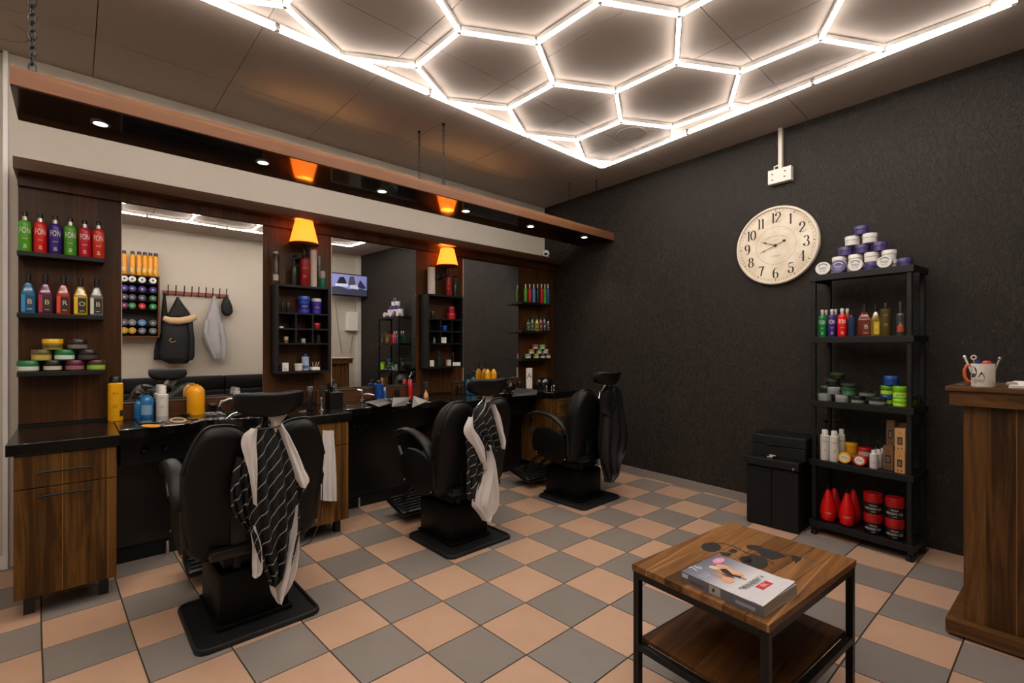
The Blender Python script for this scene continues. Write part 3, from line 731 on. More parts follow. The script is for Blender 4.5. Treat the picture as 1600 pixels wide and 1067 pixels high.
m = MB(); sheet(m, [(628, 756, 770), (640, 744, 776), (655, 740, 780), (672, 746, 783), (690, 758, 784), (705, 764, 788)], XC, 3, .014, .2); m.build('striped_cloth', STR, t, True)
m = MB(); sheet(m, [(660, 734, 748), (690, 732, 752), (715, 733, 760), (740, 733, 762), (760, 734, 755), (783, 736, 744)], XC - .03, 3, .012, 1.2); m.build('striped_side', STR, t, True)
m = MB(); sheet(m, [(632, 771, 776), (650, 776, 784), (675, 782, 790), (690, 786, 794), (702, 788, 791)], XC + .01, 1, .006, 2.0); m.build('white_flap', CLW, t, True)
m = MB(); sheet(m, [(652, 736, 742), (670, 729, 744), (682, 731, 752), (700, 745, 760), (735, 760, 764)], XC + .006, 1, .008, 1.0); m.build('white_flap', CLW, t, True)
m = MB(); sheet(m, [(695, 762, 770), (720, 764, 777), (745, 756, 780), (770, 746, 782), (790, 741, 782), (802, 750, 778), (815, 759, 768)], XC - .01, 2, .012, .9); m.build('white_lining', CLW, t, True)
m = MB(); sheet(m, [(611, 757, 780), (616, 760, 779), (624, 761, 773), (632, 760, 766)], XC - .01, .5, .010, .2, nv=10); m.build('collar', M('c5beb8', .8), t, True)
p0 = onx(957, 610, XC - .06); t = thing('barber_cape', p0, 'plain shiny black cape hung on the farthest barber chair', 'cape')
m = MB(); sheet(m, [(603, 950, 968), (612, 942, 974), (625, 940, 977), (650, 939, 980), (680, 936, 984), (700, 936, 982), (725, 940, 974), (742, 945, 970), (754, 949, 958)], XC - .03, 4, .02, .2); m.build('cloth', CLB, t, True)
m = MB(); sheet(m, [(612, 943, 963), (630, 941, 966), (645, 945, 966), (650, 950, 962)], XC - .005, 1, .012, 1.2, nv=14); m.build('hood_flap', M('161617', .4), t, True)
# hand towel on the cabinet rail
y0t = onx(505, 690, .875); p = onx(516, 700, .88)
t = thing('hand_towel', p, 'thin grey-white towel hanging from the walnut cabinet beside the nearest chair', 'towel')
m = MB(); sheet(m, [(673, 507, 523), (700, 506, 525), (740, 505, 526), (770, 504, 528), (783, 504, 529)], .915, 2.5, .004, .5, th=.004); m.build('cloth', CLW, t, True)
m = MB(); sheet(m, [(673, 518, 524), (720, 519, 527), (783, 520, 529)], .925, 1, .003, .5, th=.003); m.build('fold', CLW, t, True)

# ================================================================== PRODUCTS
ORD = ['first', 'second', 'third', 'fourth', 'fifth', 'sixth', 'seventh', 'eighth', 'ninth', 'tenth', 'eleventh', 'twelfth']
def PL(c, rough=.35): return M(c, rough)
def GL(c): return M(c, .08, trans=.35, coat=.3)
def shampoo(p, r, h, col, lab, group, cap='0b0b0b', collar='c9c4be', word='FON', text=True):
    t = thing('shampoo_bottle', p, lab, 'bottle', group); x, y, z = p
    MB().lathe([(r * .9, 0), (r, .006), (r, h * .68), (r * .96, h * .73), (r * .80, h * .775), (r * .45, h * .80)], p, 22).build('body', PL(col, .3), t, True)
    MB().lathe([(r * .42, h * .80), (r * .40, h * .895)], p, 16).build('collar', M(collar, .3, metal=.6), t, True)
    MB().lathe([(r * .44, h * .896), (r * .44, h * .98), (r * .36, h)], p, 16).build('cap', PL(cap), t, True)
    if text:
        ph = facing(p); m = MB()
        wrap_text(m, word, p, r, z + h * .53, ph, h * .21, .5)
        wrap_text(m, 'men', p, r, z + h * .33, ph, h * .055)
        for k in range(3): wrap_bar(m, p, r, z + h * (.10 + .035 * k), z + h * (.115 + .035 * k), ph, .28 - .05 * k)
        m.build('label_print', M('ded6cc', .5), t)
    return t
def cologne(p, r, h, col, lab, group, lcol='17130e', text='B', cap='0a0a0a', edge=None, name='cologne_bottle'):
    t = thing(name, p, lab, 'bottle', group); x, y, z = p; ph = facing(p)
    Q = Matrix.Rotation(ph, 3, 'Z')
    prof = [(1, 0), (1.04, .01), (1.04, .50), (.98, .53), (.50, .74), (.44, .76)]
    vs = []; fs = []; n = 4
    for j, (a, b) in enumerate(prof):
        rr = r * a; c = min(.35 * rr, .006) if j < 4 else rr * .4
        ring = []
        for sx_, sy_ in ((1, 1), (-1, 1), (-1, -1), (1, -1)):
            q = [(sx_ * rr, sy_ * (rr - c)), (sx_ * (rr - c), sy_ * rr)]
            if sx_ * sy_ < 0: q = q[::-1]
            ring += q
        for a_, b_ in ring: vs.append(Vector(p) + Q @ Vector((a_ * .62, b_, b * h)))
    for j in range(len(prof) - 1):
        for i in range(8): fs.append((j * 8 + i, j * 8 + (i + 1) % 8, (j + 1) * 8 + (i + 1) % 8, (j + 1) * 8 + i))
    fs += [tuple(range(8))[::-1], tuple(range(len(prof) * 8 - 8, len(prof) * 8))]
    MB().add(vs, fs).build('body', GL(col), t, True, sharp=25)
    MB().lathe([(r * .42, h * .76), (r * .44, h * .99), (r * .36, h)], p, 14).build('cap', PL(cap), t, True)
    f = Q @ Vector((1, 0, 0)); s = Q @ Vector((0, 1, 0)); o = Vector(p) + f * (r * 1.04 * .62 + .0006)
    if edge: MB().prism([o + s * (-r * .98) + Vector((0, 0, h * .04)), o + s * (-r * .45) + Vector((0, 0, h * .04)), o + s * (-r * .45) + Vector((0, 0, h * .47)), o + s * (-r * .98) + Vector((0, 0, h * .47))], f * .0004).build('side_label', M(edge, .5), t)
    MB().prism([o + s * (-r * .40) + Vector((0, 0, h * .06)), o + s * (r * .85) + Vector((0, 0, h * .06)), o + s * (r * .85) + Vector((0, 0, h * .45)), o + s * (-r * .40) + Vector((0, 0, h * .45))], f * .0006).build('label', M(lcol, .5), t)
    m = MB(); flat_text(m, text, o + f * .0009 + s * (r * .22) + Vector((0, 0, h * .29)), s, (0, 0, 1), h * .17)
    m.box((-.0002, -r * .4, h * .10), (.0002, r * .3, h * .115), Matrix.Translation(o + f * .0012 + s * (r * .25)) @ Matrix.Rotation(ph, 4, 'Z')).build('label_print', M('c9b78c', .5), t)
    return t
def jar(p, r, h, body, lid, band, lab, group, text=False, name='jar'):
    t = thing(name, p, lab, 'jar', group)
    MB().lathe([(r * .90, 0), (r * .95, .002), (r * .95, h * .56), (r * .90, h * .57)], p, 24).build('body', PL(body, .35), t, True)
    MB().lathe([(r * .98, h * .575), (r, h * .59), (r, h * .95), (r * .95, h), (r * .88, h * .985)], p, 24).build('lid', PL(lid, .3), t, True)
    if band:
        m = MB(); wrap_bar(m, p, r * .955, p[2] + h * .12, p[2] + h * .48, facing(p), 1.35, 14); b = m.build('label', M(band, .5), t, True)
        m = MB(); q = text if text else None
        if q: wrap_text(m, q, p, r * .962, p[2] + h * .3, facing(p), h * .26); m.build('label_print', M('26211c', .5), b)
    return t
def spray(p, r, h, col, lab, group=None, cap='0b0b0b', capf=.82, name='spray_can', text=None, tcol='1a1208', taper=.8, band=None):
    t = thing(name, p, lab, 'can' if 'can' in name else 'bottle', group)
    MB().lathe([(r * .95, 0), (r, .004), (r, h * (capf - .03)), (r * taper, h * capf)], p, 24).build('body', PL(col, .3), t, True)
    MB().lathe([(r * taper * .98, h * capf + .0005), (r * taper * .96, h * .97), (r * taper * .8, h)], p, 22).build('cap', PL(cap), t, True)
    if text:
        m = MB(); wrap_text(m, text, p, r, p[2] + h * .62, facing(p), h * .07)
        for k in range(3): wrap_bar(m, p, r, p[2] + h * (.30 + .03 * k), p[2] + h * (.308 + .03 * k), facing(p), .3)
        m.build('label_print', M(tcol, .5), t)
    if band:
        m = MB(); wrap_bar(m, p, r, p[2] + h * .12, p[2] + h * .30, facing(p), .9, 10); m.build('label', M(band, .5), t, True)
    return t
def pump(p, r, h, col, lab, group=None, glass=True, label='5f87a0', name='pump_bottle', noz=1):
    t = thing(name, p, lab, 'bottle', group)
    MB().lathe([(r * .9, 0), (r, .006), (r, h * .55), (r * .85, h * .63), (r * .40, h * .70), (r * .38, h * .74)], p, 22).build('body', GL(col) if glass else PL(col, .3), t, True)
    f = facing(p) + .9 * noz; d = Vector((cos(f), sin(f), 0)); c = Vector(p)
    MB().lathe([(r * .42, h * .741), (r * .42, h * .80), (r * .14, h * .81), (r * .14, h * .93)], p, 14).build('collar', PL('0b0b0b'), t, True)
    MB().tube([c + Vector((0, 0, h * .955)) - d * r * .5, c + Vector((0, 0, h * .965)), c + Vector((0, 0, h * .955)) + d * r * 1.1, c + Vector((0, 0, h * .92)) + d * r * 1.25], [r * .30, r * .34, r * .16, r * .12], 8).build('pump_head', PL('0b0b0b'), t, True)
    if label: m = MB(); wrap_bar(m, p, r, p[2] + h * .12, p[2] + h * .42, facing(p), .8, 10); m.build('label', M(label, .5), t, True)
    return t
def on_left(px, pyt, wpx, z, x=.245):
    p = onx(px, pyt, x); k = depth(Vector((x, p.y, z))) / F
    # height read where the item stands
    d = depth(Vector((x, p.y, z))); h = (CAM.z + (HY - pyt) * d / F) - z
    return (x, p.y, z + .0004), wpx * k / 2 / math.hypot(1, (px - 800) / F), h
G = 'coloured shampoo bottles on the top left shelf'
for i, (px, pt, w, col, cn) in enumerate(((39, 332, 22, '4c9a1e', 'green'), (63, 335, 22, 'c8150f', 'red'), (86.5, 338, 22, '33176e', 'purple'), (110, 341, 21, '4a8f20', 'second green'), (132.5, 344.5, 20, 'b80f2c', 'crimson'), (154, 346.5, 19, 'd02c12', 'orange-red'))):
    p, r, h = on_left(px, pt, w, LS[0]); shampoo(p, r, h, col, '%s shampoo bottle with black cap, %s from the left on the top left-hand shelf' % (cn, ORD[i]), G)
G = 'glass aftershave bottles on the middle left shelf'
for i, (px, pt, w, col, cn, lc, ed) in enumerate(((44, 427, 23, '0d6f9f', 'blue', '123c5c', '1f86b8'), (71, 429, 23, '7a1050', 'magenta', '1d1210', 'a01a30'), (99, 431, 22, 'b23010', 'orange-red', '201008', 'd0401a'), (126, 434, 22, 'c9a50c', 'yellow', '1a1608', 'd9b01c'), (151, 435, 21, '7d786a', 'clear', '1c1a12', 'c9c4b4'))):
    p, r, h = on_left(px, pt, w * .94, LS[1]); cologne(p, r, h, col, '%s glass aftershave bottle, %s from the left on the middle left-hand shelf' % (cn, ORD[i]), G, lc, 'BBROB'[i], edge=ed)
G = 'wax jars stacked on the bottom left shelf'
rows_ = [[(44, 37, '2c7d4a', '1b6d3c', 'cfcabf', 'green jar with white band'), (82.5, 31, '15120c', '17130f', 'b9b39b', 'black jar with pale band'), (117, 32, '4d1026', '5c1230', '8e5a60', 'maroon jar'), (150, 31, '4f7a22', '44200f', '8cab3a', 'brown-lidded jar with lime band')],
         [(65, 34, '9c8258', '565022', 'b3a13a', 'olive-lidded jar'), (101, 34, '3f7d58', '0f6a38', 'c3d2c0', 'bright green lidded jar'), (137, 33, '15110f', '1b1412', '3c3330', 'flat black jar')],
         [(82.5, 34, 'c29a16', 'd9a80c', '5b5430', 'yellow jar'), (121, 33, '1a0f10', '2a0f12', '6e6a66', 'dark plum jar')]]
zz = LS[2]
for j, rw in enumerate(rows_):
    for i, (px, w, bo, li, ba, nm) in enumerate(rw):
        p, r, h = on_left(px, 560, w, zz); hh = .0615
        jar(p, r, hh, bo, li, ba, '%s in the %s row on the bottom left-hand shelf' % (nm, ('lowest', 'middle', 'top')[j]), G)
    zz += .062
# --- right-hand shelves
G = 'slim bottles on the top shelf by the corner'
for i, (px, col, cn) in enumerate(((821.3, '4f9a22', 'green'), (827.7, 'c21a14', 'red'), (834, '5d7fae', 'pale blue'), (840, '10352c', 'dark teal'), (846, 'c01420', 'second red'), (851.2, '4a9a1e', 'second green'), (856, '2a4f9a', 'blue'))):
    p, r, h = on_left(px, 444, 5.4, RS[0]); r = min(r, .0235); shampoo(p, r, h, col, 'slim %s bottle, %s from the left on the top shelf by the far corner' % (cn, ORD[i]), G, cap='cfcac4', text=False)
G = 'slim bottles on the middle shelf by the corner'
for i, (px, pt, col, cn) in enumerate(((825.5, 495, '2b4a38', 'dark green'), (832, 492, '2f8a1e', 'green'), (838.8, 493, 'c9b010', 'yellow'), (845, 492, '8a1420', 'dark red'), (850.8, 491, '1a1a1a', 'black'), (856.5, 497, '3a1416', 'maroon'))):
    p, r, h = on_left(px, pt, 5.6, RS[1]); r = min(r, .024); cologne(p, r, h, col, 'slim %s glass bottle, %s along on the middle corner shelf' % (cn, ORD[i]), G)
G = 'little jars stacked on the bottom shelf by the corner'
zz = RS[2]
for j, rw in enumerate([[(825, '4c6b58', '6b8a72', 'grey-green'), (837.5, '6d6a3c', '9a8c3a', 'olive'), (847.5, '2a2a2a', '3a3a3c', 'charcoal'), (856, 'b09416', '4a4020', 'yellow-labelled')], [(830.5, 'a88a18', '8a6a14', 'mustard'), (842, '9fae9a', '3f8a30', 'green-lidded pale'), (852, '8a8d94', 'a4a6ac', 'silver-grey')], [(836.5, '8a2f50', 'a33c64', 'pink'), (847, '5d9a35', '6fae3c', 'lime')]]):
    for i, (px, bo, li, cn) in enumerate(rw):
        p, r, h = on_left(px, 560, 9.4, zz); r = min(r, .04); jar(p, r, .052, bo, li, 'b9b4a0', 'small %s jar in the %s row on the bottom shelf by the far corner' % (cn, ('lowest', 'middle', 'top')[j]), G)
    zz += .0525
# --- things on and in the nearer cubby
Z = c1z[1]
def ol(px, pt, w, z, x=.245): return on_left(px, pt, w, z, x)
p, r, h = ol(431, 393, 11, Z); spray(p, r, h, '3a221a', 'brown and silver spray can at the left end on the nearer cubby shelf', None, 'bdb5ab', .93, band='a8a49e')
p, r, h = ol(459.5, 399, 10, Z, .23); pump(p, r, h, '1b2420', 'dark pump bottle under the nearer wall lamp, left of the red bottle', None, False, None)
p, r, h = ol(476.5, 402, 15, Z, .255); spray(p, r, h, '8d0f14', 'dark red bottle standing directly below the nearer orange lamp', None, '2a1410', .93, 'hair_bottle', 'H A I R', 'd9a9a0')
p, r, h = ol(490, 391, 11, Z, .25); t = thing('paper_roll', p, 'tall pale pinkish paper roll beside the red bottle on the nearer cubby shelf', 'roll'); MB().lathe([(r, 0), (r, h), (r * .4, h + .001), (r * .4, h - .02)], p, 24).build('roll', M('c9b3a4', .8), t, True)
p, r, h = ol(498.5, 400, 6.5, Z, .215); spray(p, r, h, '4a4642', 'small grey-capped bottle behind the green jar on the nearer cubby shelf', None, '7d7a76', .7, 'small_bottle')
p, r, h = ol(504, 424, 9, Z, .285); jar(p, r, h, '0d6a55', '9a8f88', None, 'teal glass jar at the right end on the nearer cubby shelf', None)
zs0 = c1s[0] + .0065; zs1 = c1s[1] + .0065; zs2 = c1s[2] + .0065; zb0 = c1z[0] + .0165
for (px, pt, w) in ((442, 472, 7), (450.5, 473, 7.5)):
    p, r, h = ol(px, pt, w, zs0); jar(p, r, h, '1b1613', '3a2c24', None, 'small dark jar, %s of two at the left inside the nearer cubby' % ('left' if px < 445 else 'right'), 'dark jar pair')
for k in range(2):
    p, r, h = ol(475, 490, 19, zs0 + k * .068); jar(p, r, .067, '162a8a', ('23186e', '2b5aa8')[k], '2036a0', 'blue and purple jar, %s in the left stack inside the nearer cubby' % ('lower', 'upper')[k], 'blue jars')
for k in range(2):
    p, r, h = ol(494.5, 490, 16, zs0 + k * .062); jar(p, r, .061, '33187a', ('3a1d86', 'b8b2bd')[k], '3c2390', 'violet jar, %s in the right stack inside the nearer cubby' % ('lower', 'upper')[k], 'violet jars')
p, r, h = ol(494.5, 505, 12.5, zs1); jar(p, r, h, '9c1a24', 'b02530', None, 'small red jar in the pigeonholes of the nearer cubby', None)
p, r, h = ol(439, 510.5, 6.5, zs1); tag(MB().box((p[0] - r, p[1] - r, p[2]), (p[0] + r, p[1] + r, p[2] + .012), bev=.002).build('soap_bar', WHT, None, origin=p), 'little white bar lying in the upper left pigeonhole of the nearer cubby', 'soap')
def tumbler(p, r, h, lab, c1_, c2_):
    t = thing('tumbler', p, lab, 'cup'); MB().lathe([(r * .8, 0), (r, h * .5), (r * 1.05, h), (r * .95, h), (r * .85, h * .5)], p, 18).build('cup', PL(c1_), t, True)
    MB().lathe([(r * .84, .001), (r * 1.02, h * .45), (r * 1.0, h * .45)], p, 18).build('base', PL(c2_), t, True)
p, r, h = ol(447, 526, 7, zs2); tumbler(p, r, h, 'tiny white and orange shaving cup in the lower left pigeonhole', 'c9c2b6', 'a85a20')
p, r, h = ol(474, 529, 7, zs2); jar(p, r, h, 'b9b4ac', 'cfcac2', None, 'tiny white jar in the lower middle pigeonhole of the nearer cubby', None)
p, r, h = ol(497, 523, 8, zs2); spray(p, r, h, '2b2724', 'small dark bottle in the lower right pigeonhole of the nearer cubby', None, '3c3632', .7, 'small_bottle')
p, r, h = ol(438, 570, 5, zb0); jar(p, r, h, '1c1a4a', '16143a', None, 'tiny dark blue jar at the bottom left of the nearer cubby', None)
def card(p, w, h, lab, th=.02, col='d8d3ca', yaw=0.3, txt=None, name='card_box'):
    t = thing(name, p, lab, 'box'); Mx = Matrix.Translation(Vector(p)) @ Matrix.Rotation(facing(p) * .6 - .1 + yaw * 0, 4, 'Z')
    MB().box((-th, -w / 2, 0), (0, w / 2, h), Mx, bev=.0015).build('carton', M(col, .6), t)
    f = (Mx.to_3x3() @ Vector((1, 0, 0))); s = (Mx.to_3x3() @ Vector((0, 1, 0))); m = MB()
    if txt: flat_text(m, txt, Vector(p) + f * .0006 + Vector((0, 0, h * .6)), s, (0, 0, 1), h * .38)
    if not txt: m.box((.0003, -w * .3, h * .2), (.0007, w * .3, h * .26), Mx)
    m.build('label_print', M('4a4640', .6), t)
    return t
p, r, h = ol(446, 567, 10, zb0, .28); card(p, r * 2, h, 'small white card box leaning at the bottom of the nearer cubby')
p, r, h = ol(466.5, 568, 13, zb0, .27); jar(p, r, h, 'd8d3ca', 'cbc5bb', None, 'plain white jar at the bottom of the nearer cubby', None)
p, r, h = ol(477, 553, 12, zb0, .23); spray(p, r, h, 'a8b4c4', 'white and blue lotion bottle at the bottom of the nearer cubby', None, '1b3f8f', .85, 'lotion_bottle', 'o', '1b3f8f', .5, band='3d5f9a')
p, r, h = ol(492, 570, 13, zb0, .265); t = thing('comb_tray', p, 'white tray of small brushes at the bottom right of the nearer cubby', 'tray')
MB().box((p[0] - .03, p[1] - r, p[2]), (p[0] + .03, p[1] + r, p[2] + .025), bev=.004).build('tray', WHT, t)
for s in (-.012, .004, .016): MB().cyl((p[0], p[1] + s, p[2] + .02), (p[0] + .01, p[1] + s * 1.8, p[2] + .065), .003, 6).build('brush', M('b8a890', .6), t, True)
# --- farther cubby
Z = c2z[1]
p, r, h = ol(674, 418, 12, Z); t = thing('paper_roll', p, 'tall white paper roll on the farther cubby shelf', 'roll'); MB().lathe([(r, 0), (r, h), (r * .4, h + .001), (r * .4, h - .02)], p, 24).build('roll', M('c6bdb2', .8), t, True)
p, r, h = ol(701, 432, 10.5, Z, .255); spray(p, r, h, '8d0f14', 'dark red bottle standing below the farther orange lamp', None, '5a1014', .93, 'hair_bottle', 'HAIR', 'd9a9a0')
p, r, h = ol(711, 431, 8, Z, .255); pump(p, r, h, '1a2a20', 'dark green pump bottle at the right end on the farther cubby shelf', None, False, None)
f0 = c2s[0] + .0065; f1 = c2s[1] + .0065; f2 = c2s[2] + .0065; fb = c2z[0] + .0165
p, r, h = ol(676, 487, 7, f0); jar(p, r, h, '1c1814', '3a332c', None, 'small dark jar at the top left inside the farther cubby', None)
for k in range(2):
    p, r, h = ol(705, 492, 14, f0 + k * .062); jar(p, r * (1, .8)[k], .061, ('a01418', '8a1220')[k], ('b5181c', 'a8183a')[k], None, '%s red jar of the pair inside the farther cubby' % ('lower', 'upper')[k], 'red jars')
p, r, h = ol(694.5, 509, 9, f1); jar(p, r, h, '173a86', '1e4a9c', None, 'blue jar in the middle pigeonhole of the farther cubby', None)
p, r, h = ol(678.5, 525, 4, f2); spray(p, r, h, '8a857c', 'tiny pale bottle in the lower left pigeonhole of the farther cubby', None, '2a2622', .7, 'small_bottle')
p, r, h = ol(693.5, 527, 8, f2, .29); card(p, r * 2, h, 'small white card box in the middle pigeonhole of the farther cubby', txt='19')
p, r, h = ol(675, 563, 6.5, fb, .28); card(p, r * 2, h, 'tiny white card box at the bottom left of the farther cubby', txt='3')
p, r, h = ol(685.5, 549, 7, fb, .25); spray(p, r, h, '0f2e26', 'dark teal bottle at the bottom of the farther cubby', None, '141a16', .7, 'small_bottle', taper=.4)
p, r, h = ol(701, 562, 8, fb, .25); jar(p, r, h, 'c9c4ba', 'b5b0a6', None, 'small white jar at the bottom of the farther cubby', None)
p, r, h = ol(708.5, 550, 5, fb, .22); spray(p, r, h, '171413', 'slim black bottle at the bottom of the farther cubby', None, '221e1c', .7, 'small_bottle', taper=.4)
p, r, h = ol(713.5, 566, 12, fb, .30); card(p, r * 2, h, 'low white card box at the bottom right of the farther cubby')

# ================================================================== ON THE COUNTER
CZ = .8455
def cn(px, pyb, pyt, wpx, z=CZ):
    p = onz(px, pyb, z); k = depth(p) / F; r = wpx * k / 2 / math.hypot(1, (px - 800) / F)
    if p.x - r < .207: p = onx(px, pyb, .207 + r); k = depth(p) / F
    return (p.x, p.y, z), wpx * k / 2, (pyb - pyt) * k
p, r, h = cn(180.5, 657, 588, 19); spray(p, r, h, 'e0a008', 'tall yellow spray can with black cap at the left of the counter', None, '0b0b0b', .86, text='KU')
m = MB(); wrap_bar(m, p, r, p[2] + h * .10, p[2] + h * .24, facing(p) + .9, .35, 6)
tag(m.build('label_patch', M('2a2012', .5), bpy.data.objects['spray_can.001'] if False else [o for o in C.objects if o.get('label', '').startswith('tall yellow spray')][0], True))
p, r, h = cn(229, 650, 602, 18); pump(p, r, h * 1.05, '1778b8', 'bright blue gel pump bottle in front on the near counter', None, True, '6a8ea6')
p, r, h = cn(216, 643, 604, 12); pump(p, r, h * 1.05, '1d6fa8', 'smaller blue gel pump bottle behind the bright blue one', None, True, None)
p, r, h = cn(253.5, 648, 599, 16); spray(p, r, h, 'cfcac4', 'white lotion bottle on the near counter', None, 'dbd7d2', .74, 'lotion_bottle', 'Dry', '6a655e', .66)
p, r, h = cn(306, 645, 598, 24); t = thing('detergent_jug', p, 'round-shouldered yellow bottle on the counter by the nearest mirror', 'bottle')
MB().lathe([(r * .96, 0), (r, .005), (r, h * .72), (r * .92, h * .84), (r * .6, h * .93), (r * .5, h * .95)], p, 26).build('body', PL('e39a07', .28), t, True)
MB().lathe([(r * .34, h * .951), (r * .34, h)], p, 16).build('cap', PL('d98f08'), t, True)
def chrome_tap(px, pyb, hh, lab, s=1.0, di=(.6, .8)):
    p = onz(px, pyb, CZ + .007); t = thing('tap', p, lab, 'tap'); d = Vector((di[0], di[1], 0))
    MB().lathe([(.022 * s, 0), (.022 * s, .01), (.014 * s, .014), (.014 * s, hh * .7), (.017 * s, hh * .72), (.016 * s, hh)], p, 18).build('body', CHROME, t, True)
    MB().tube([p + Vector((0, 0, hh * .6)), p + Vector((0, 0, hh * .66)) + d * .05 * s, p + Vector((0, 0, hh * .5)) + d * .11 * s], .009 * s, 10).build('spout', CHROME, t, True)
    MB().tube([p + Vector((0, 0, hh)), p + Vector((0, 0, hh * 1.12)) - d * .05 * s], [.008 * s, .006 * s], 8).build('lever', CHROME, t, True)
chrome_tap(266, 644, .075, 'chrome tap on the nearest wash unit behind the white bottle', 1.0)
chrome_tap(566, 626, .085, 'chrome tap on the middle wash unit', .9, (.3, .9))
def shower(px, pyb, lab, s=1.0):
    p = onx(px, pyb, .235); p.z = CZ + .008; t = thing('hand_shower', p, lab, 'shower head')
    MB().lathe([(.02 * s, 0), (.018 * s, .03), (.012 * s, .034)], p, 14).build('holder', BLKPL, t, True)
    MB().tube([p + Vector((0, 0, .03)), p + Vector((.01, .02, .065)) , p + Vector((.02, .07, .085)), p + Vector((.03, .12, .065))], [.010, .011, .011, .013], 10).build('handle', CHROME, t, True)
    MB().sup(p + Vector((-.005, -.03, .045)), (.018 * s, .03 * s, .018 * s), .8, 14, 8).build('head', BLKPL, t, True)
shower(341, 641, 'chrome hand shower with black head lying beside the yellow bottle')
p, r, h = cn(370, 639, 603, 9.5); spray(p, r, h, '9a9a98', 'slim silver can on the near wash unit', None, '8c8c8a', .86, 'metal_can', taper=.85)
t0 = onz(276, 661, CZ + .008); t = thing('notebook', t0, 'black notebook with a gold-edged pages on the near wash unit', 'book')
Mx = Matrix.Translation(t0) @ Matrix.Rotation(R(8), 4, 'Z')
MB().box((-.075, -.055, 0), (.075, .055, .012), Mx, bev=.001).build('cover', M('16130f', .5), t); MB().box((-.073, -.056, .002), (.0755, .053, .010), Mx).build('pages', M('8a6a3a', .7), t)
ps = [onz(278 + 12 * cos(a), 656.5 + 3.0 * sin(a), CZ + .025) for a in [2 * pi * k / 20 for k in range(20)]]
tag(MB().tube(ps, .005, 8, closed=True).build('hair_tie', M('b9a27c', .6), None, True, origin=t0), 'cream-coloured ring lying on the black notebook', 'ring')
p = onz(236, 666, CZ + .0075); tag(MB().lathe([(.075, 0), (.078, .004), (.03, .006), (0, .006)], p, 26, Matrix.Rotation(.3, 3, 'Z'), ry=.45).build('duster_pad', M('c98a10', .6), None, True, origin=p), 'flat yellow pad on the near wash unit', 'pad')
for k, (a, b, lab) in enumerate((((255, 666), (288, 663), 'slim white comb nearest the edge of the near wash unit'), ((300, 662), (330, 653), 'slim steel comb on the near wash unit'))):
    a, b = onz(*a, CZ + .01), onz(*b, CZ + .01); d = (b - a).normalized(); n = Vector((-d.y, d.x, 0)); m = MB()
    m.prism([a - n * .004, b - n * .004, b + n * .004, a + n * .004], (0, 0, .003))
    for j in range(18): q = a + (b - a) * (j / 19 + .02); m.prism([q + n * .004, q + d * .0015 + n * .004, q + d * .0015 + n * .014, q + n * .014], (0, 0, .002))
    tag(m.build('comb', WHT if k == 0 else STEEL, None, origin=a), lab, 'comb')
# chrome wash-basin arms (curved rails)
def rail(pts, lab, z=.86, r=.005):
    P_ = [onz(a, b, z + dz) for a, b, dz in pts]; tag(MB().tube(P_, r, 8).build('basin_rail', CHROME, None, True, origin=P_[0]), lab, 'rail')
rail([(352, 655, -.008), (362, 647, .02), (374, 643, .03), (390, 643, .03), (400, 652, -.008)], 'chrome bracket over the nearest basin')
rail([(556, 627, -.005), (575, 630, .004), (600, 628, .004), (612, 622, .0)], 'chrome rail around the middle basin', .85)
def flap(pl, lab, col='5f5c58', z=CZ + .01, up=(0, 0, 0)):
    P_ = [onz(a, b, z + dz) for a, b, dz in pl]; tag(MB().prism(P_, (0, 0, .004)).build('metal_tray', M(col, .4, metal=.2), None, origin=P_[0]), lab, 'tray')
flap([(571, 628, 0), (597, 624, 0), (612, 630, 0), (592, 636, 0)], 'grey metal tray lying by the tap of the middle wash unit')
flap([(612, 636, 0), (634, 634, 0), (642, 621, .045), (614, 622, .045)], 'slanted steel flap in the middle of the middle basin', '55534f')
flap([(644, 637, 0), (654, 633, 0), (668, 627, .02), (646, 619, .045)], 'pale pointed steel flap at the right of the middle basin', '8a857f')
flap([(800, 620, .0), (838, 617, .0), (840, 610, .035), (806, 606, .04)], 'dark grey slanted tray of the farthest wash unit', '3a3a3c')
# comb holder, brushes and trimmers by the second cabinet
p, r, h = cn(522, 636, 612, 26); r *= .8; t = thing('tool_holder', p, 'black box of combs and scissors left of the middle mirror', 'holder')
MB().box((p[0] - r, p[1] - r, p[2]), (p[0] + r, p[1] + r, p[2] + h), bev=.004).build('box', BLKPL, t)
for k in range(9):
    a = Vector((p[0] + r * (random.random() * 1.4 - .7), p[1] + r * (random.random() * 1.5 - .75), p[2] + h - .01)); b = a + Vector((random.uniform(-.02, .02), random.uniform(-.02, .02), random.uniform(.05, .10)))
    MB().tube([a, b], [.004, .0055], 6).build('tool', (CHROME, BLKPL, BLKPL)[k % 3], t, True)
for k in range(2):
    a = Vector((p[0] + .01, p[1] - .01 + k * .02, p[2] + h + .05)); MB().tube([a + Vector((.0, .012 * cos(i * pi / 5), .012 * sin(i * pi / 5))) for i in range(10)], .0025, 5, closed=True).build('scissor_loop', CHROME, t, True)
p, r, h = cn(484, 641, 604, 11); r *= .7; t = thing('hair_clipper', p, 'black hair clipper standing upright on the counter', 'clipper')
MB().box((p[0] - r, p[1] - r, p[2]), (p[0] + r, p[1] + r, p[2] + h * .82), bev=.008).build('body', BLKPL, t, True); MB().box((p[0] - r * .9, p[1] - r, p[2] + h * .825), (p[0] + r * .9, p[1] + r, p[2] + h), bev=.002).build('blade', STEEL, t)
MB().box((p[0] - r * .5, p[1] - r - .001, p[2] + h * .35), (p[0] + r * .5, p[1] - r + .002, p[2] + h * .55), bev=.001).build('switch', STEEL, t)
p, r, h = cn(503, 641, 603, 10); t = thing('brush_stand', p, 'silver-based shaving brush stand beside the clipper', 'brush')
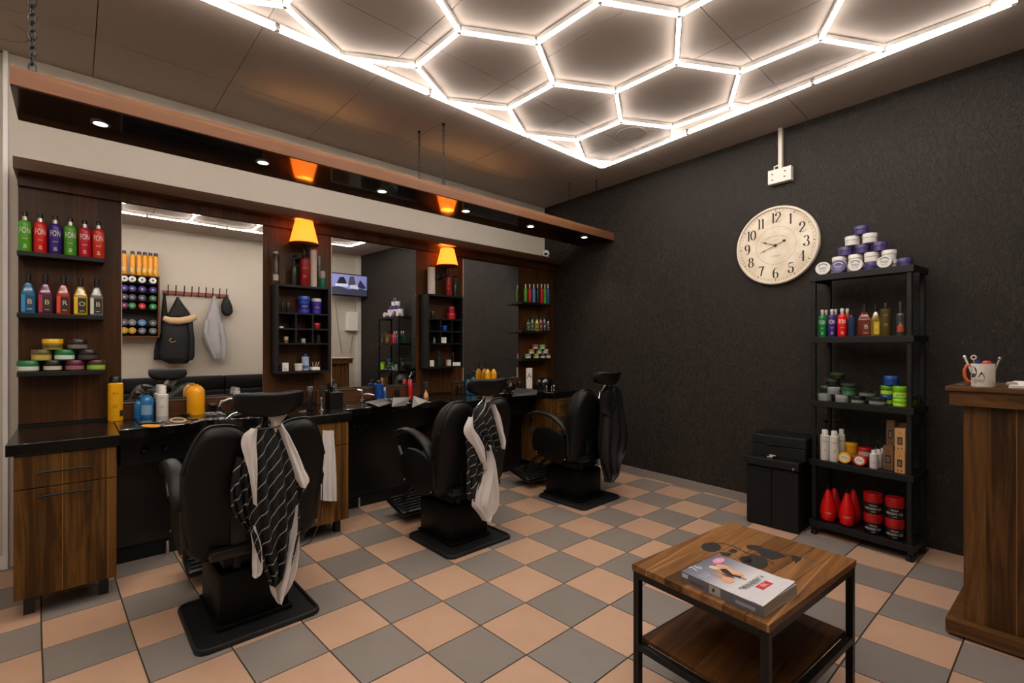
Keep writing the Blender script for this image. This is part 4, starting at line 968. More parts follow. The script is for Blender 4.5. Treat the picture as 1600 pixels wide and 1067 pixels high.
MB().lathe([(r * 1.2, 0), (r * 1.2, .006), (r * .5, .012), (r * .4, h * .3), (r * .7, h * .4), (r * .5, h * .55)], p, 18).build('handle', CHROME, t, True)
MB().lathe([(r * .5, h * .555), (r * .9, h * .85), (r * .7, h), (0, h * 1.02)], p, 18).build('bristles', M('1a1714', .9), t, True)
tag(MB().box((onz(465, 643, CZ).x, onz(465, 643, CZ).y, CZ), (onz(465, 643, CZ).x + .03, onz(465, 643, CZ).y + .05, CZ + .006), bev=.001).build('razor_blade_box', STEEL, None, origin=onz(465, 643, CZ)), 'tiny flat steel packet on the counter left of the clipper', 'packet')
# bottles by the middle mirror (on the wash unit)
CZ2 = CZ
p, r, h = cn(592, 620, 590, 12); r *= 1.05; spray(p, r, h, '16408c', 'dark blue bottle with black cap in front of the middle mirror', None, '0b0b0b', .84, 'gel_bottle', taper=.6)
p, r, h = cn(601, 621, 603, 6); spray(p, r, h, '3f63a0', 'small bluish bottle right of the dark blue one', None, 'b8c0cc', .7, 'gel_bottle', taper=.6)
p, r, h = cn(641, 617, 587, 7); spray(p, r, h, 'b0121a', 'slim red spray can in front of the middle mirror', None, '0d0d0d', .9)
p, r, h = cn(621, 620, 607, 7); jar(p, r, h, '15120f', '1c1815', None, 'little black jar in front of the middle mirror', None)
p, r, h = cn(665.5, 622, 597, 8); t = thing('shaving_brush', p, 'pale wooden shaving brush standing under the farther cubby', 'brush')
MB().lathe([(r * .9, 0), (r, h * .1), (r * .8, h * .28), (r * .35, h * .4), (r * .35, h * .5), (r * .4, h * .52)], p, 16).build('handle', M('b98f6a', .45), t, True)
MB().lathe([(r * .4, h * .525), (r * 1.1, h * .95), (r * 1.0, h), (0, h * 1.01)], p, 16).build('bristles', M('2a2018', .9), t, True)
# far counter
for k, (px, pb, pt, w, col, lab) in enumerate(((731, 612, 583, 8, '1d6f98', 'small blue gel bottle behind the middle headrest, left of the pair'), (739.5, 613, 580, 9, '1f7fae', 'larger blue gel bottle behind the middle headrest, right of the pair'))):
    p, r, h = cn(px, pb, pt, w); pump(p, r, h, col, lab, None, True, None)
for k, (px, lab) in enumerate(((762, 'round yellow bottle with dark neck, left one behind the middle headrest'), (771.5, 'round yellow bottle with dark neck, right one behind the middle headrest'))):
    p = onx(px, 588, .255); p.z = .9525; p = (p.x, p.y, CZ); k_ = depth(Vector(p)) / F; r = 4.6 * k_; h = CAM.z + (HY - 568) * k_ - CZ
    t = thing('oil_bottle', p, lab, 'bottle', 'round yellow bottles'); MB().lathe([(r * .85, 0), (r, .004), (r, h * .60), (r * .9, h * .70), (r * .3, h * .80)], p, 20).build('body', PL('d99a0a', .25), t, True)
    MB().lathe([(r * .3, h * .801), (r * .26, h)], p, 12).build('neck', PL('2a140c'), t, True)
def kettle(px, pyb, lab, s=1.0):
    p = onz(px, pyb + 3, CZ); p.x = max(p.x, .27); t = thing('kettle', p, lab, 'kettle')
    MB().lathe([(.05 * s, 0), (.058 * s, .02), (.055 * s, .06 * s), (.035 * s, .085 * s), (.01 * s, .09 * s)], p, 22).build('body', M('2a2a2c', .15, metal=.8), t, True)
    MB().lathe([(.008, .09 * s), (.010, .10 * s), (0, .11 * s)], p, 12).build('knob', CHROME, t, True)
    MB().tube([p + Vector((0, .05 * s, .03)), p + Vector((0, .09 * s, .06)), p + Vector((0, .10 * s, .09))], [.012, .008, .006], 8).build('spout', M('2a2a2c', .15, metal=.8), t, True)
    MB().tube([p + Vector((0, -.05 * s, .03)), p + Vector((0, -.09 * s, .05)), p + Vector((0, -.08 * s, .08)), p + Vector((0, -.045 * s, .075))], .006, 8).build('handle', CHROME, t, True)
kettle(797, 607, 'small dark steel kettle at the right of the farthest mirror')
p, r, h = cn(827, 606, 575, 8); card((p[0], p[1], p[2]), r * 2.4, h, 'upright white and grey carton on the far counter', txt='A')
p, r, h = cn(851, 606, 591, 27); t = thing('steam_pot', p, 'round black pot with chrome fittings at the far end of the counter', 'pot')
MB().lathe([(r * .8, 0), (r, h * .3), (r * .98, h * .8), (r * .8, h), (r * .3, h * 1.08), (0, h * 1.1)], p, 26).build('body', BLKGL, t, True)
for s in (-.6, .2, .6): MB().lathe([(.006, 0), (.007, .03), (.004, .035)], (p[0] + r * .9, p[1] + s * r, p[2]), 10).build('fitting', CHROME, t, True)
for (px, lab) in ((718, 'dark squat jar left of the blue bottles on the far counter'), (812, 'dark squat jar beside the kettle on the far counter')):
    p, r, h = cn(px, 609, 597, 9); jar(p, r, h, '14110f', '1e1a18', None, lab, None)
# towel bar on the last cabinet
a = onx(872, 623, .90); tag(MB().tube([(.851, a.y - .05, .765), (.90, a.y - .05, .765), (.905, a.y + .02, .765), (.905, a.y + .16, .765), (.90, a.y + .19, .765), (.851, a.y + .19, .765)], .006, 8).build('towel_bar', CHROME, None, True, origin=(.851, a.y, .765)), 'chrome towel bar on the farthest walnut cabinet', 'towel bar')

# ================================================================== BACK WALL: clock, conduit, boxes
c = onw(1212, 382, .03); e = WD.copy(); nrm = WN.copy(); up = Vector((0, 0, 1)); RC = .312
c.z = 2.115; c = c + e * 0.0
Mc = Matrix((e, up, nrm)).transposed()   # local x = right, y = up, z = out of the wall
t = thing('wall_clock', c, 'large round cream clock with big black numerals on the dark wall', 'clock')
def lz(mb, prof, n=64): # lathe around the wall normal
    vs = []; fs = []
    for (r, h) in prof:
        for i in range(n):
            a = 2 * pi * i / n; vs.append(c + Mc @ Vector((r * cos(a), r * sin(a), h)))
    for j in range(len(prof) - 1):
        for i in range(n): fs.append((j * n + i, j * n + (i + 1) % n, (j + 1) * n + (i + 1) % n, (j + 1) * n + i))
    if prof[-1][0] < .3 and len(prof) == 2 and False: pass
    mb.add(vs, fs); return mb
m = lz(MB(), [(RC - .002, -.028), (RC, -.02), (RC, .002), (RC - .006, .010), (RC - .016, .011), (RC - .022, .004), (RC - .022, -.001)]); m.build('rim', M('d8cdb9', .5), t, True)
def clockface():
    m_, t_, b = nt('clock_face'); N = t_.nodes; L = t_.links
    tc = N.new('ShaderNodeTexCoord'); n = N.new('ShaderNodeTexNoise'); n.inputs['Scale'].default_value = 7; n.inputs['Detail'].default_value = 5; L.new(tc.outputs['Object'], n.inputs['Vector'])
    cr = N.new('ShaderNodeValToRGB'); cr.color_ramp.elements[0].color = srgb('c9b89c'); cr.color_ramp.elements[0].position = .3; cr.color_ramp.elements[1].color = srgb('e2d7c2'); cr.color_ramp.elements[1].position = .65
    L.new(n.outputs['Fac'], cr.inputs[0]); L.new(cr.outputs[0], b.inputs['Base Color']); b.inputs['Roughness'].default_value = .6; return m_
m = MB(); vs = [c + Mc @ Vector((r_ * cos(2 * pi * i / 64), r_ * sin(2 * pi * i / 64), z_)) for r_, z_ in ((RC - .02, .001), (RC - .02, -.005)) for i in range(64)]
m.add(vs, [tuple(range(64)), tuple(range(64, 128))[::-1]] + [(i, (i + 1) % 64, 64 + (i + 1) % 64, 64 + i) for i in range(64)]); fc = m.build('face', clockface(), t)
INK = M('1c1713', .6); RED = M('8c5038', .7); FAINT = M('8d7c66', .7)
def stroke(mb, pts, thin, thick, o, sc, z=.0016, sxx=1.0):
    """Didone pen: verticals thick, horizontals thin"""
    P_ = [Vector((x * sxx, y, 0)) for x, y in pts]; vs = []; n = len(P_)
    for i, p in enumerate(P_):
        d = (P_[min(i + 1, n - 1)] - P_[max(i - 1, 0)]).normalized(); w = thin + (thick - thin) * abs(d.y) ** 1.6; q = Vector((-d.y, d.x, 0)) * w / 2
        for s in (q, -q): vs.append(c + Mc @ Vector((o[0] + (p.x + s.x) * sc, o[1] + (p.y + s.y) * sc, z)))
    mb.add(vs, [(2 * i, 2 * i + 1, 2 * i + 3, 2 * i + 2) for i in range(n - 1)])
def arc(cx_, cy_, rx, ry, a0, a1, n=16): return [(cx_ + rx * cos(R(a0 + (a1 - a0) * i / n)), cy_ + ry * sin(R(a0 + (a1 - a0) * i / n))) for i in range(n + 1)]
DIG = {'0': [(arc(0, 0, .22, .46, 0, 360, 28), 1)], '1': [([(0, -.48), (0, .48)], 1), ([(0, .48), (-.12, .36)], 0), ([(-.13, -.48), (.13, -.48)], 0)],
       '2': [(arc(-.0, .22, .20, .26, 170, -35, 16) + [(-.22, -.44)], 1), ([(-.22, -.44), (.24, -.42), (.26, -.25)], 0), (arc(-.17, .22, .045, .05, 0, 330, 10), 1)],
       '3': [(arc(-.02, .26, .18, .22, 160, -90, 14), 1), (arc(-.02, -.22, .22, .26, 90, -160, 16), 1), (arc(-.17, -.28, .045, .05, 0, 330, 10), 1)],
       '4': [([(.08, -.48), (.08, .48)], 1), ([(.08, .48), (-.26, -.16), (.26, -.16)], 0), ([(-.04, -.48), (.2, -.48)], 0)],
       '5': [([(-.16, .06), (-.16, .46)], 0), ([(-.16, .44), (.2, .46)], 1.2), (arc(-.01, -.18, .22, .29, 130, -150, 18), 1), (arc(-.16, -.28, .045, .05, 0, 330, 10), 1)],
       '6': [(arc(0, -.19, .20, .28, 0, 360, 22), 1), (arc(.06, .0, .27, .47, 190, 70, 14), 1)],
       '7': [([(-.22, .30), (-.20, .46)], 0), ([(-.20, .42), (.24, .42)], 1.2), ([(.24, .44), (.06, .0), (-.02, -.48)], 1)],
       '8': [(arc(0, .24, .16, .22, 0, 360, 20), 1), (arc(0, -.22, .21, .26, 0, 360, 22), 1)],
       '9': [(arc(0, .19, .20, .28, 0, 360, 22), 1), (arc(-.06, .0, .27, .47, 10, -110, 14), 1)]}
for n_ in range(1, 13):
    a = R(90 - 30 * n_); o = (.222 * cos(a), .222 * sin(a)); s_ = str(n_); m = MB(); sc = .083
    for k, chh in enumerate(s_):
        off = (k - (len(s_) - 1) / 2) * (.036 if s_ != '11' else .028)
        for pts, wv in DIG[chh]:
            stroke(m, pts, .035 if wv <= 1 else .09, .15 if wv else .035, (o[0] + off, o[1]), sc)
    m.build('numeral', INK, fc)
m = MB()
for r_ in (.282, .268): lz(m, [(r_, .0014), (r_ + .0012, .0014)], 72)
for k in range(60):
    a = 2 * pi * k / 60; w_ = .0012
    p_, q_ = Vector((cos(a), sin(a), 0)), Vector((-sin(a), cos(a), 0)); o_ = Vector((0, 0, .0013))
    m.add([c + Mc @ (p_ * .268 - q_ * w_ + o_), c + Mc @ (p_ * .268 + q_ * w_ + o_), c + Mc @ (p_ * .282 + q_ * w_ + o_), c + Mc @ (p_ * .282 - q_ * w_ + o_)], [(0, 1, 2, 3)])
tag(m.build('minute_track', RED, fc), kind='stuff')
m = lz(MB(), [(.1495, .0014), (.1515, .0014)], 72); m.build('inner_ring', FAINT, fc)
for k in range(12):
    a = 2 * pi * k / 12; m = MB(); p_ = Vector((cos(a), sin(a), 0)); q_ = Vector((-sin(a), cos(a), 0)); o_ = Vector((0, 0, .0018))
    m.add([c + Mc @ (p_ * .266 + o_), c + Mc @ (p_ * .275 + q_ * .004 + o_), c + Mc @ (p_ * .286 + o_), c + Mc @ (p_ * .275 - q_ * .004 + o_)], [(0, 1, 2, 3)]); m.build('hour_dot', INK, fc)
m = MB(); vs, fs = text_mesh('KENSINGTON'); m.add([c + Mc @ Vector(((.155 * sin(v.x * .021 / .155) * 1.15), .155 * cos(v.x * .021 / .155) - .155 + .075 + v.y * .018, .0015)) for v in vs], fs)
m.build('printed_name', FAINT, fc)
m = MB(); flat_text(m, 'STATION', c + Mc @ Vector((0, -.085, .0015)), e, up, .017); flat_text(m, 'LONDON', c + Mc @ Vector((0, .043, .0015)), e, up, .009); m.build('printed_line', FAINT, fc)
def hand(ang, ln, w, tail, z, nm, lab_=None):
    d = Vector((cos(ang), sin(ang), 0)); q = Vector((-d.y, d.x, 0)); L_ = [(-tail, w * .4), (0, w * .7), (ln * .62, w * .35), (ln * .70, w * 1.5), (ln * .78, w * .7), (ln, .0006)]
    vs = []; m = MB()
    for zz_ in (z, z + .0015):
        for a, b in L_: vs.append(c + Mc @ (d * a + q * b + Vector((0, 0, zz_))))
        for a, b in L_[::-1]: vs.append(c + Mc @ (d * a - q * b + Vector((0, 0, zz_))))
    n = len(L_) * 2; m.add(vs, [tuple(range(n)), tuple(range(n, 2 * n))[::-1]] + [(i, (i + 1) % n, n + (i + 1) % n, n + i) for i in range(n)]); m.build(nm, INK, t)
hand(R(158), .115, .004, .01, .006, 'hour_hand'); hand(R(202), .13, .0035, .07, .009, 'minute_hand')
m = MB(); m.lathe([(0, 0)], (0, 0, 0)) if False else None
m.sup(c + Mc @ Vector((0, 0, .009)), (.011, .006, .011), 1, 16, 8); m.build('hub', INK, t, True)
m.v = []; m.f = []; q = c + Mc @ Vector((.066, .027, .010)); MB().sup(q, (.012, .002, .009), 1, 12, 6).build('counterweight', INK, t, True)
# conduit and junction box
p = onw(1220, 275, .02); t = thing('socket_box', p, 'white surface socket box at the end of a white conduit above the clock', 'socket')
k = depth(p) / F; hw = 17 * k; hh = 11 * k
Mb = Matrix.Translation(p) @ Matrix((e, -nrm, up)).transposed().to_4x4()
MB().box((-hw, -.03, -hh), (hw, .019, hh), Mb, bev=.004).build('box', M('d9d3c8', .5), t)
for (a, b) in ((-.6, .35), (-.6, -.45), (.5, .4), (.45, -.35)): MB().box((a * hw - .006, -.032, b * hh - .005), (a * hw + .006, -.0302, b * hh + .005), Mb).build('screw', M('5a5248', .6), t)
MB().tube([p + e * (-hw * .55) + up * hh, p + e * (-hw * .55) + up * (hh + .03), p + e * (-hw * .1) + up * (hh + .035)], .006, 6).build('cable_loop', WHT, t, True)
q = onw(1220, 262, .0); tag(MB().box((-.014, -.018, p.z + hh + .002 - p.z), (.014, -.001 + .018, H - .001 - p.z), Matrix.Translation((p.x, p.y, p.z)) @ Matrix((e, -nrm, up)).transposed().to_4x4(), bev=.003).build('cable_conduit', M('d2c9bc', .5), None, origin=p), 'vertical white cable conduit running up to the ceiling above the clock', 'conduit')
# black cabinet with a black toolbox on top
FLp = onz(1167, 815, 0); FRp = onz(1247, 836, 0); U = (FRp - FLp).normalized(); V = Vector((-U.y, U.x, 0)); Wd = (FRp - FLp).length
Mk = Matrix.Translation(FLp) @ Matrix((U, V, up)).transposed().to_4x4()
# keep the back clear of the wall
dep = .32
t = thing('black_cupboard', FLp, 'low black two-door cupboard on the floor by the dark wall', 'cupboard')
MB().box((0.0, .012, 0), (Wd, dep, .44), Mk).build('body', BLKMAT, t)
for a, b in ((.0, Wd / 2 - .002), (Wd / 2 + .002, Wd)): MB().box((a, 0, .01), (b, .0115, .43), Mk).build('door', BLKMAT, t)
MB().box((-.018, -.03, .445), (Wd + .012, dep, .50), Mk, bev=.004).build('lid', BLKSH, t)
MB().sup(Mk @ Vector((Wd * .94, -.034, .455)), (.008, .005, .008), 1, 10, 6).build('lock', STEEL, t, True)
t = thing('black_toolbox', Mk @ Vector((0, 0, .5)), 'black lidded case standing on top of the low black cupboard', 'case')
MB().box((.02, .05, .5005), (Wd + .03, dep, .585), Mk, bev=.004).build('drawer', BLKSH, t); MB().box((.015, .045, .588), (Wd + .035, dep, .66), Mk, bev=.006).build('lid', BLKSH, t)
MB().box((Wd * .35, .03, .592), (Wd * .65, .044, .602), Mk, bev=.002).build('handle', BLKMETAL, t)
tag(MB().box((Wd * .40, .0, .5005), (Wd * .52, .03, .515), Mk, bev=.003).box((Wd * .44, .005, .5155), (Wd * .58, .025, .527), Mk, bev=.003).build('key_bunch', STEEL, None, origin=Mk @ Vector((Wd * .4, 0, .5))), 'small metal clip lying on the lid of the low black cupboard', 'clip')

# ================================================================== RETAIL RACK
SA = R(-7.5); SU = Vector((cos(SA), sin(SA), 0)); SV = Vector((-sin(SA), cos(SA), 0)); SB = Vector((3.058, 3.795, 0)); SW, SD = .556, .27
Ms = Matrix.Translation(SB) @ Matrix((SU, SV, up)).transposed().to_4x4()
t = thing('storage_rack', SB, 'black five-tier plastic rack full of hair products against the dark wall', 'rack')
LV = [.10, .522, .932, 1.372, 1.80]
for z in LV:
    bd = MB().box((-.006, -.004, z - .016), (SW + .006, SD + .004, z), Ms, bev=.002).build('shelf', BLKSH, t)
    m = MB().box((-.012, -.010, z - .040), (SW + .012, -.0045, z + .002), Ms, bev=.002); m.build('front_lip', BLKSH, bd)
    for a in (-.012, SW + .0065): MB().box((a, -.004, z - .040), (a + .0055, SD + .006, z + .002), Ms, bev=.002).build('side_lip', BLKSH, bd)
for a in (.0, SW - .026):
    for b in (.0, SD - .026):
        MB().box((a, b, .035), (a + .026, b + .026, LV[-1] - .0165), Ms, bev=.004).build('post', BLKSH, t)
        MB().lathe([(.017, 0), (.022, .006), (.016, .02), (.019, .034)], Ms @ Vector((a + .013, b + .013, 0)), 14).build('foot', BLKPL, t, True)
def onr(px, py, b): return online(px, py, SB + SV * b, SU)
def rk(px, pyt, w, lev, b=.05, z=None):
    p = onr(px, 600, b); z = LV[lev] + .0006 if z is None else z; p.z = z; k = depth(p) / F
    return (p.x, p.y, z), w * k / 2 / math.hypot(1, (px - 800) / F), CAM.z + (HY - pyt) * k - z
# top pyramid of jars
G = 'white and purple jars piled on top of the rack'
zt = LV[4] + .001
PU, WH = '3d3266', 'cfcac4'
def rkjar(px, b, z, w, hpx, col, lab, lying=False):
    p = onr(px, 400, b); k = depth(p) / F; r = w * k / 2 / math.hypot(1, (px - 800) / F)
    if not lying:
        jar((p.x, p.y, z), r, hpx, col, col, None, lab, G)
        return
    t = thing('jar', (p.x, p.y, z), lab, 'jar', G)
    dv = (-SV + (CAM - p).normalized() * .5); dv.z = .12; dv.normalize(); Q = dv.to_track_quat('Z', 'Y').to_matrix(); cc = Vector((p.x, p.y, z + r))
    MB().lathe([(r * .9, -.030), (r * .95, -.028), (r * .95, 0)], cc, 24, Q).build('body', PL(col), t, True)
    MB().lathe([(r * .97, .0005), (r, .003), (r, .02), (r * .95, .023), (0, .0235)], cc, 28, Q).build('lid', PL(col), t, True)
    fx = Q @ Vector((1, 0, 0)); fy = Q @ Vector((0, 1, 0)); oc = cc + dv * .0241
    if abs(fx.z) > abs(fy.z): fx, fy = fy, fx
    if fy.z < 0: fy = -fy
    fx = fy.cross(dv)
    m = MB(); ink = 'c9c0da' if col == PU else '33302e'
    for i in range(10):
        a0, a1 = pi * (.15 + .07 * i), pi * (.15 + .07 * (i + 1)); m.add([oc + fx * (r * .62 * cos(a0)) + fy * (r * .62 * sin(a0)), oc + fx * (r * .62 * cos(a1)) + fy * (r * .62 * sin(a1)), oc + fx * (r * .74 * cos(a1)) + fy * (r * .74 * sin(a1)), oc + fx * (r * .74 * cos(a0)) + fy * (r * .74 * sin(a0))], [(0, 1, 2, 3)])
    flat_text(m, 'wax', oc + fy * r * .05, fx, fy, r * .62); flat_text(m, '04 70', oc - fy * r * .42, fx, fy, r * .3)
    m.build('lid_print', M(ink, .6), t)
hj = .063; wj = 26.5
for i, (px, col, nm) in enumerate(((1309, WH, 'white'), (1336, WH, 'white'), (1363, PU, 'purple'), (1390, WH, 'white'), (1414, PU, 'purple'))): rkjar(px, .135, zt, wj * .93, hj, col, '%s jar, %s from the left in the lowest upright row of the rack-top pile' % (nm, ORD[i]))
for i, (px, col, nm) in enumerate(((1309, WH, 'white'), (1334, WH, 'white'), (1360, WH, 'white'), (1388, WH, 'white'))): rkjar(px + (3, 3, 2, 1)[i], .135, zt + hj + .001, wj * .93, hj, col, '%s jar, %s from the left in the second row up of the rack-top pile' % (nm, ORD[i]))
for i, (px, col, nm) in enumerate(((1318, PU, 'purple'), (1344, PU, 'purple'), (1371, PU, 'purple'))): rkjar(px + 4, .135, zt + 2 * (hj + .001), wj * .93, hj * .95, col, '%s jar, %s from the left in the third row up of the rack-top pile' % (nm, ORD[i]))
for i, (px, col, nm) in enumerate(((1331, WH, 'white'), (1358, WH, 'white'))): rkjar(px + 1, .135, zt + 3 * (hj + .001), wj * .93, hj, col, '%s jar, %s one of the pair in the fourth row of the rack-top pile' % (nm, ('left', 'right')[i]))
rkjar(1346, .135, zt + 4 * (hj + .001), wj * .93, hj * .92, PU, 'single purple jar crowning the rack-top pile')
for i, (px, col, nm) in enumerate(((1287, WH, 'white'), (1311, PU, 'purple'), (1337.5, WH, 'white'), (1383, WH, 'white'))): rkjar(px, .045, zt, 24.5, 0, col, '%s jar lying on its side with its printed lid forward, %s from the left at the front of the rack top' % (nm, ORD[i]) if False else '%s jar on its side showing its lid, %s from the left at the rack-top front' % (nm, ORD[i]), True)
rkjar(1360, .05, zt, 20, .03, PU, 'low purple jar between the side-lying white jars on the rack top')
# second tier
G2 = 'bottles on the second tier of the rack'
for i, (px, pt, w, b, col, lab, kind) in enumerate(((1285, 484, 13, .045, '0f7a38', 'green shampoo bottle at the left end of the second rack tier', 's'), (1291, 484, 11, .13, '0d5a2a', 'darker green shampoo bottle behind the front green one on the rack', 's'),
        (1300, 483, 13, .05, '33246e', 'purple shampoo bottle on the second rack tier', 's'), (1306, 483, 11, .135, '2b1e5c', 'purple shampoo bottle behind the front purple one on the rack', 's'),
        (1316, 482, 15, .05, 'd01818', 'bright red shampoo bottle on the second rack tier', 's'), (1324, 482, 13, .14, 'b01414', 'red shampoo bottle behind the bright red one on the rack', 's'),
        (1331, 493, 13, .05, '17304c', 'dark navy can beside the red shampoo on the second rack tier', 'c'),
        (1351, 475, 20, .055, '7a2414', 'amber cologne bottle with red label on the rack', 'k'), (1368, 475, 14, .055, '8a7414', 'cologne bottle with yellow label on the second rack tier', 'y'),
        (1384, 473, 19, .07, '4a3c18', 'big olive-brown bottle on the second rack tier', 'b'), (1407, 471, 14, .055, '3a3632', 'dark clear bottle with white print at the right on the rack', 'w'))):
    p, r, h = rk(px, pt, w, 3, b)
    if kind == 's': shampoo(p, r, h, col, lab, G2, cap='cfc8c0', text=b < .1)
    elif kind == 'c': spray(p, r, h, col, lab, G2, '10141a', .9, text='ON')
    elif kind == 'k': cologne(p, r, h, col, lab, G2, '5a1410', 'B')
    elif kind == 'y': cologne(p, r, h, col, lab, G2, 'b99a10', 'R')
    elif kind == 'b': spray(p, r, h * 1.0, col, lab, G2, '1b1714', .84, 'cologne_bottle', 'AX', 'b8a880', .35)
    else: spray(p, r, h, col, lab, G2, '2c2824', .66, 'cologne_bottle', 'HIPS', 'cfcac4', .4, band='b03a20')
# third tier jars
G3 = 'wax jars on the third tier of the rack'; z0 = LV[2] + .0006
T3 = [(1289, .05, 0, 23, .047, '8f9190', '7f8284', 'silver jar at the left front'), (1316, .05, 0, 23, .047, '8a8c8c', '909496', 'second silver jar from the left'), (1340.5, .05, 0, 24, .047, '27292a', '1a1a1a', 'black and silver jar in the middle'), (1371, .05, 0, 29, .050, '3a3c40', '202224', 'wide black and silver jar right of the middle'),
      (1290, .15, 0, 21, .05, '131513', '22301f', 'black jar behind the silver one'), (1290, .15, .051, 18, .045, '151a12', '34482a', 'dark green-lidded jar standing on the black one'), (1303, .065, .048, 22, .047, '85888a', '8f9294', 'silver jar standing on the two left silver ones'),
      (1301, .15, .102, 23, .046, '12150f', '2e4022', 'black and green jar in the third layer'), (1309, .15, .149, 24, .044, '14170f', '3a4c26', 'topmost black and green jar'), (1326.5, .06, .048, 24, .052, '3b6b45', '23482c', 'green jar standing in the middle'), (1326, .06, .101, 24, .024, '1a241a', '2f4a30', 'flat dark green lid jar on the green one'),
      (1355, .06, .051, 28, .040, '5b6f5a', '1a1010', 'grey-green jar with black lid')]
for (px, b, dz, w, h, bo, li, lab) in T3:
    p, r, _ = rk(px, 500, w, 2, b); p = (p[0], p[1], z0 + dz); jar(p, r, h, bo, li, '77796f' if 'silver' in lab else None, lab + ' on the third rack tier', G3)
p, r, _ = rk(1342, 500, 9, 2, .045); 
for k, (px, b, dz, w, h, bo, li, lab) in enumerate(((1406.5, .05, 0, 25, .05, '6ea80f', '7cc010', 'lime jar at the bottom right front'), (1406.5, .05, .051, 25, .075, '7ec014', '6aa80e', 'tall lime jar standing on the lower lime one'), (1385, .13, 0, 22, .06, '4c7a10', '2a4a90', 'green and blue jar behind the lime ones'), (1386, .13, .061, 22, .06, '5a8c12', '5a9010', 'lime-labelled jar in the back stack'), (1397, .17, .125, 25, .06, '173c80', '1c4a9c', 'blue jar at the top of the back stack'))):
    if k == 4: b = .13; px = 1392
    p, r, _ = rk(px, 500, w, 2, b); p = (p[0], p[1], z0 + dz); jar(p, r * .98, h, bo, li, 'a8d040' if 'lime' in lab else None, lab + ' on the third rack tier', G3, text='GUM' if k == 1 else False)
# fourth tier
G4 = 'products on the fourth tier of the rack'
for k, (px, pt, b, w, lab) in enumerate(((1289, 671, .045, 15, 'white lotion bottle at the left end of the fourth rack tier'), (1303.5, 673, .045, 15, 'second white lotion bottle on the fourth rack tier'), (1315, 670, .13, 12, 'white lotion bottle standing behind the front two on the rack'))):
    p, r, h = rk(px, pt, w, 1, b); spray(p, r, h, 'cfcac2', lab, G4, 'd9d4cc', .84, 'lotion_bottle', 'HAIR', '5d5850', .7)
for k, (px, pt, b) in enumerate(((1291, 656, .16), (1307, 654, .19))):
    p, r, h = rk(px, pt, 12, 1, b); pump(p, r, h, '0e0e0e', 'black pump bottle, %s of two at the back of the fourth rack tier' % ('left' if k == 0 else 'right'), G4, False, None, noz=(-1, 1)[k])
for (px, b, dz, w, h, bo, li, lab) in ((1330, .125, 0, 21, .062, '8a6a3a', '7a5a30', 'brown jar under the yellow one'), (1330, .125, .063, 21, .066, 'b88412', 'c8900f', 'yellow jar stacked behind the yellow lid'), (1351, .125, 0, 20, .055, '7a1414', '9a1a14', 'red jar behind the red lid'), (1351, .125, .056, 22, .055, 'a89088', 'a01212', 'red-lidded jar stacked at the back')):
    p, r, _ = rk(px, 600, w, 1, b); p = (p[0], p[1], LV[1] + .0006 + dz); jar(p, r, h, bo, li, None, lab + ' on the fourth rack tier', G4)
for (px, col, ink, lab) in ((1320.5, 'd8960c', '6a5a30', 'yellow jar on its side showing a round printed lid, on the fourth rack tier'), (1344, 'c23414', 'd8c8b8', 'red and cream jar on its side showing its lid, on the fourth rack tier')):
    p, r, _ = rk(px, 600, 21, 1, .045); z = p[2]; t = thing('jar', p, lab, 'jar', G4)
    dv = (-SV + (CAM - Vector(p)).normalized() * .5); dv.z = .15; dv.normalize(); Q = dv.to_track_quat('Z', 'Y').to_matrix(); cc = Vector((p[0], p[1], z + r))
    MB().lathe([(r * .92, -.025), (r * .95, 0)], cc, 24, Q).build('body', PL(col), t, True); MB().lathe([(r * .97, .0005), (r, .004), (r, .018), (r * .95, .021), (0, .0212)], cc, 28, Q).build('lid', PL(col), t, True)
    MB().lathe([(0, .0216), (r * .72, .0216), (r * .72, .0219), (0, .0219)], cc, 24, Q).build('lid_label', M('cdbf9a' if ink == '6a5a30' else 'd8cfc4', .6), t, True)
    fy = up - dv * up.dot(dv); fy.normalize(); fx = fy.cross(dv); m = MB(); flat_text(m, 'Ox', cc + dv * .0223 + fy * r * .05, fx, fy, r * .7); m.build('lid_print', M('3a2a1a', .6), t)
for k, (px, b, w, pt) in enumerate(((1365.5, .045, 14, 703), (1373, .10, 11, 702), (1379, .15, 10, 700))):
    p, r, h = rk(px, pt, w, 1, b); spray(p, r, h, 'cfcac2', 'small white bottle, %s from the front by the cartons on the rack' % ORD[k], G4, 'd9d4cc', .82, 'lotion_bottle', 'n' if k == 0 else None, '5d5850', .6)
p, r, h = rk(1369, 688, 12, 1, .19); pump(p, r, h, '0e0e0e', 'black pump bottle behind the small white bottles on the rack', G4, False, None)
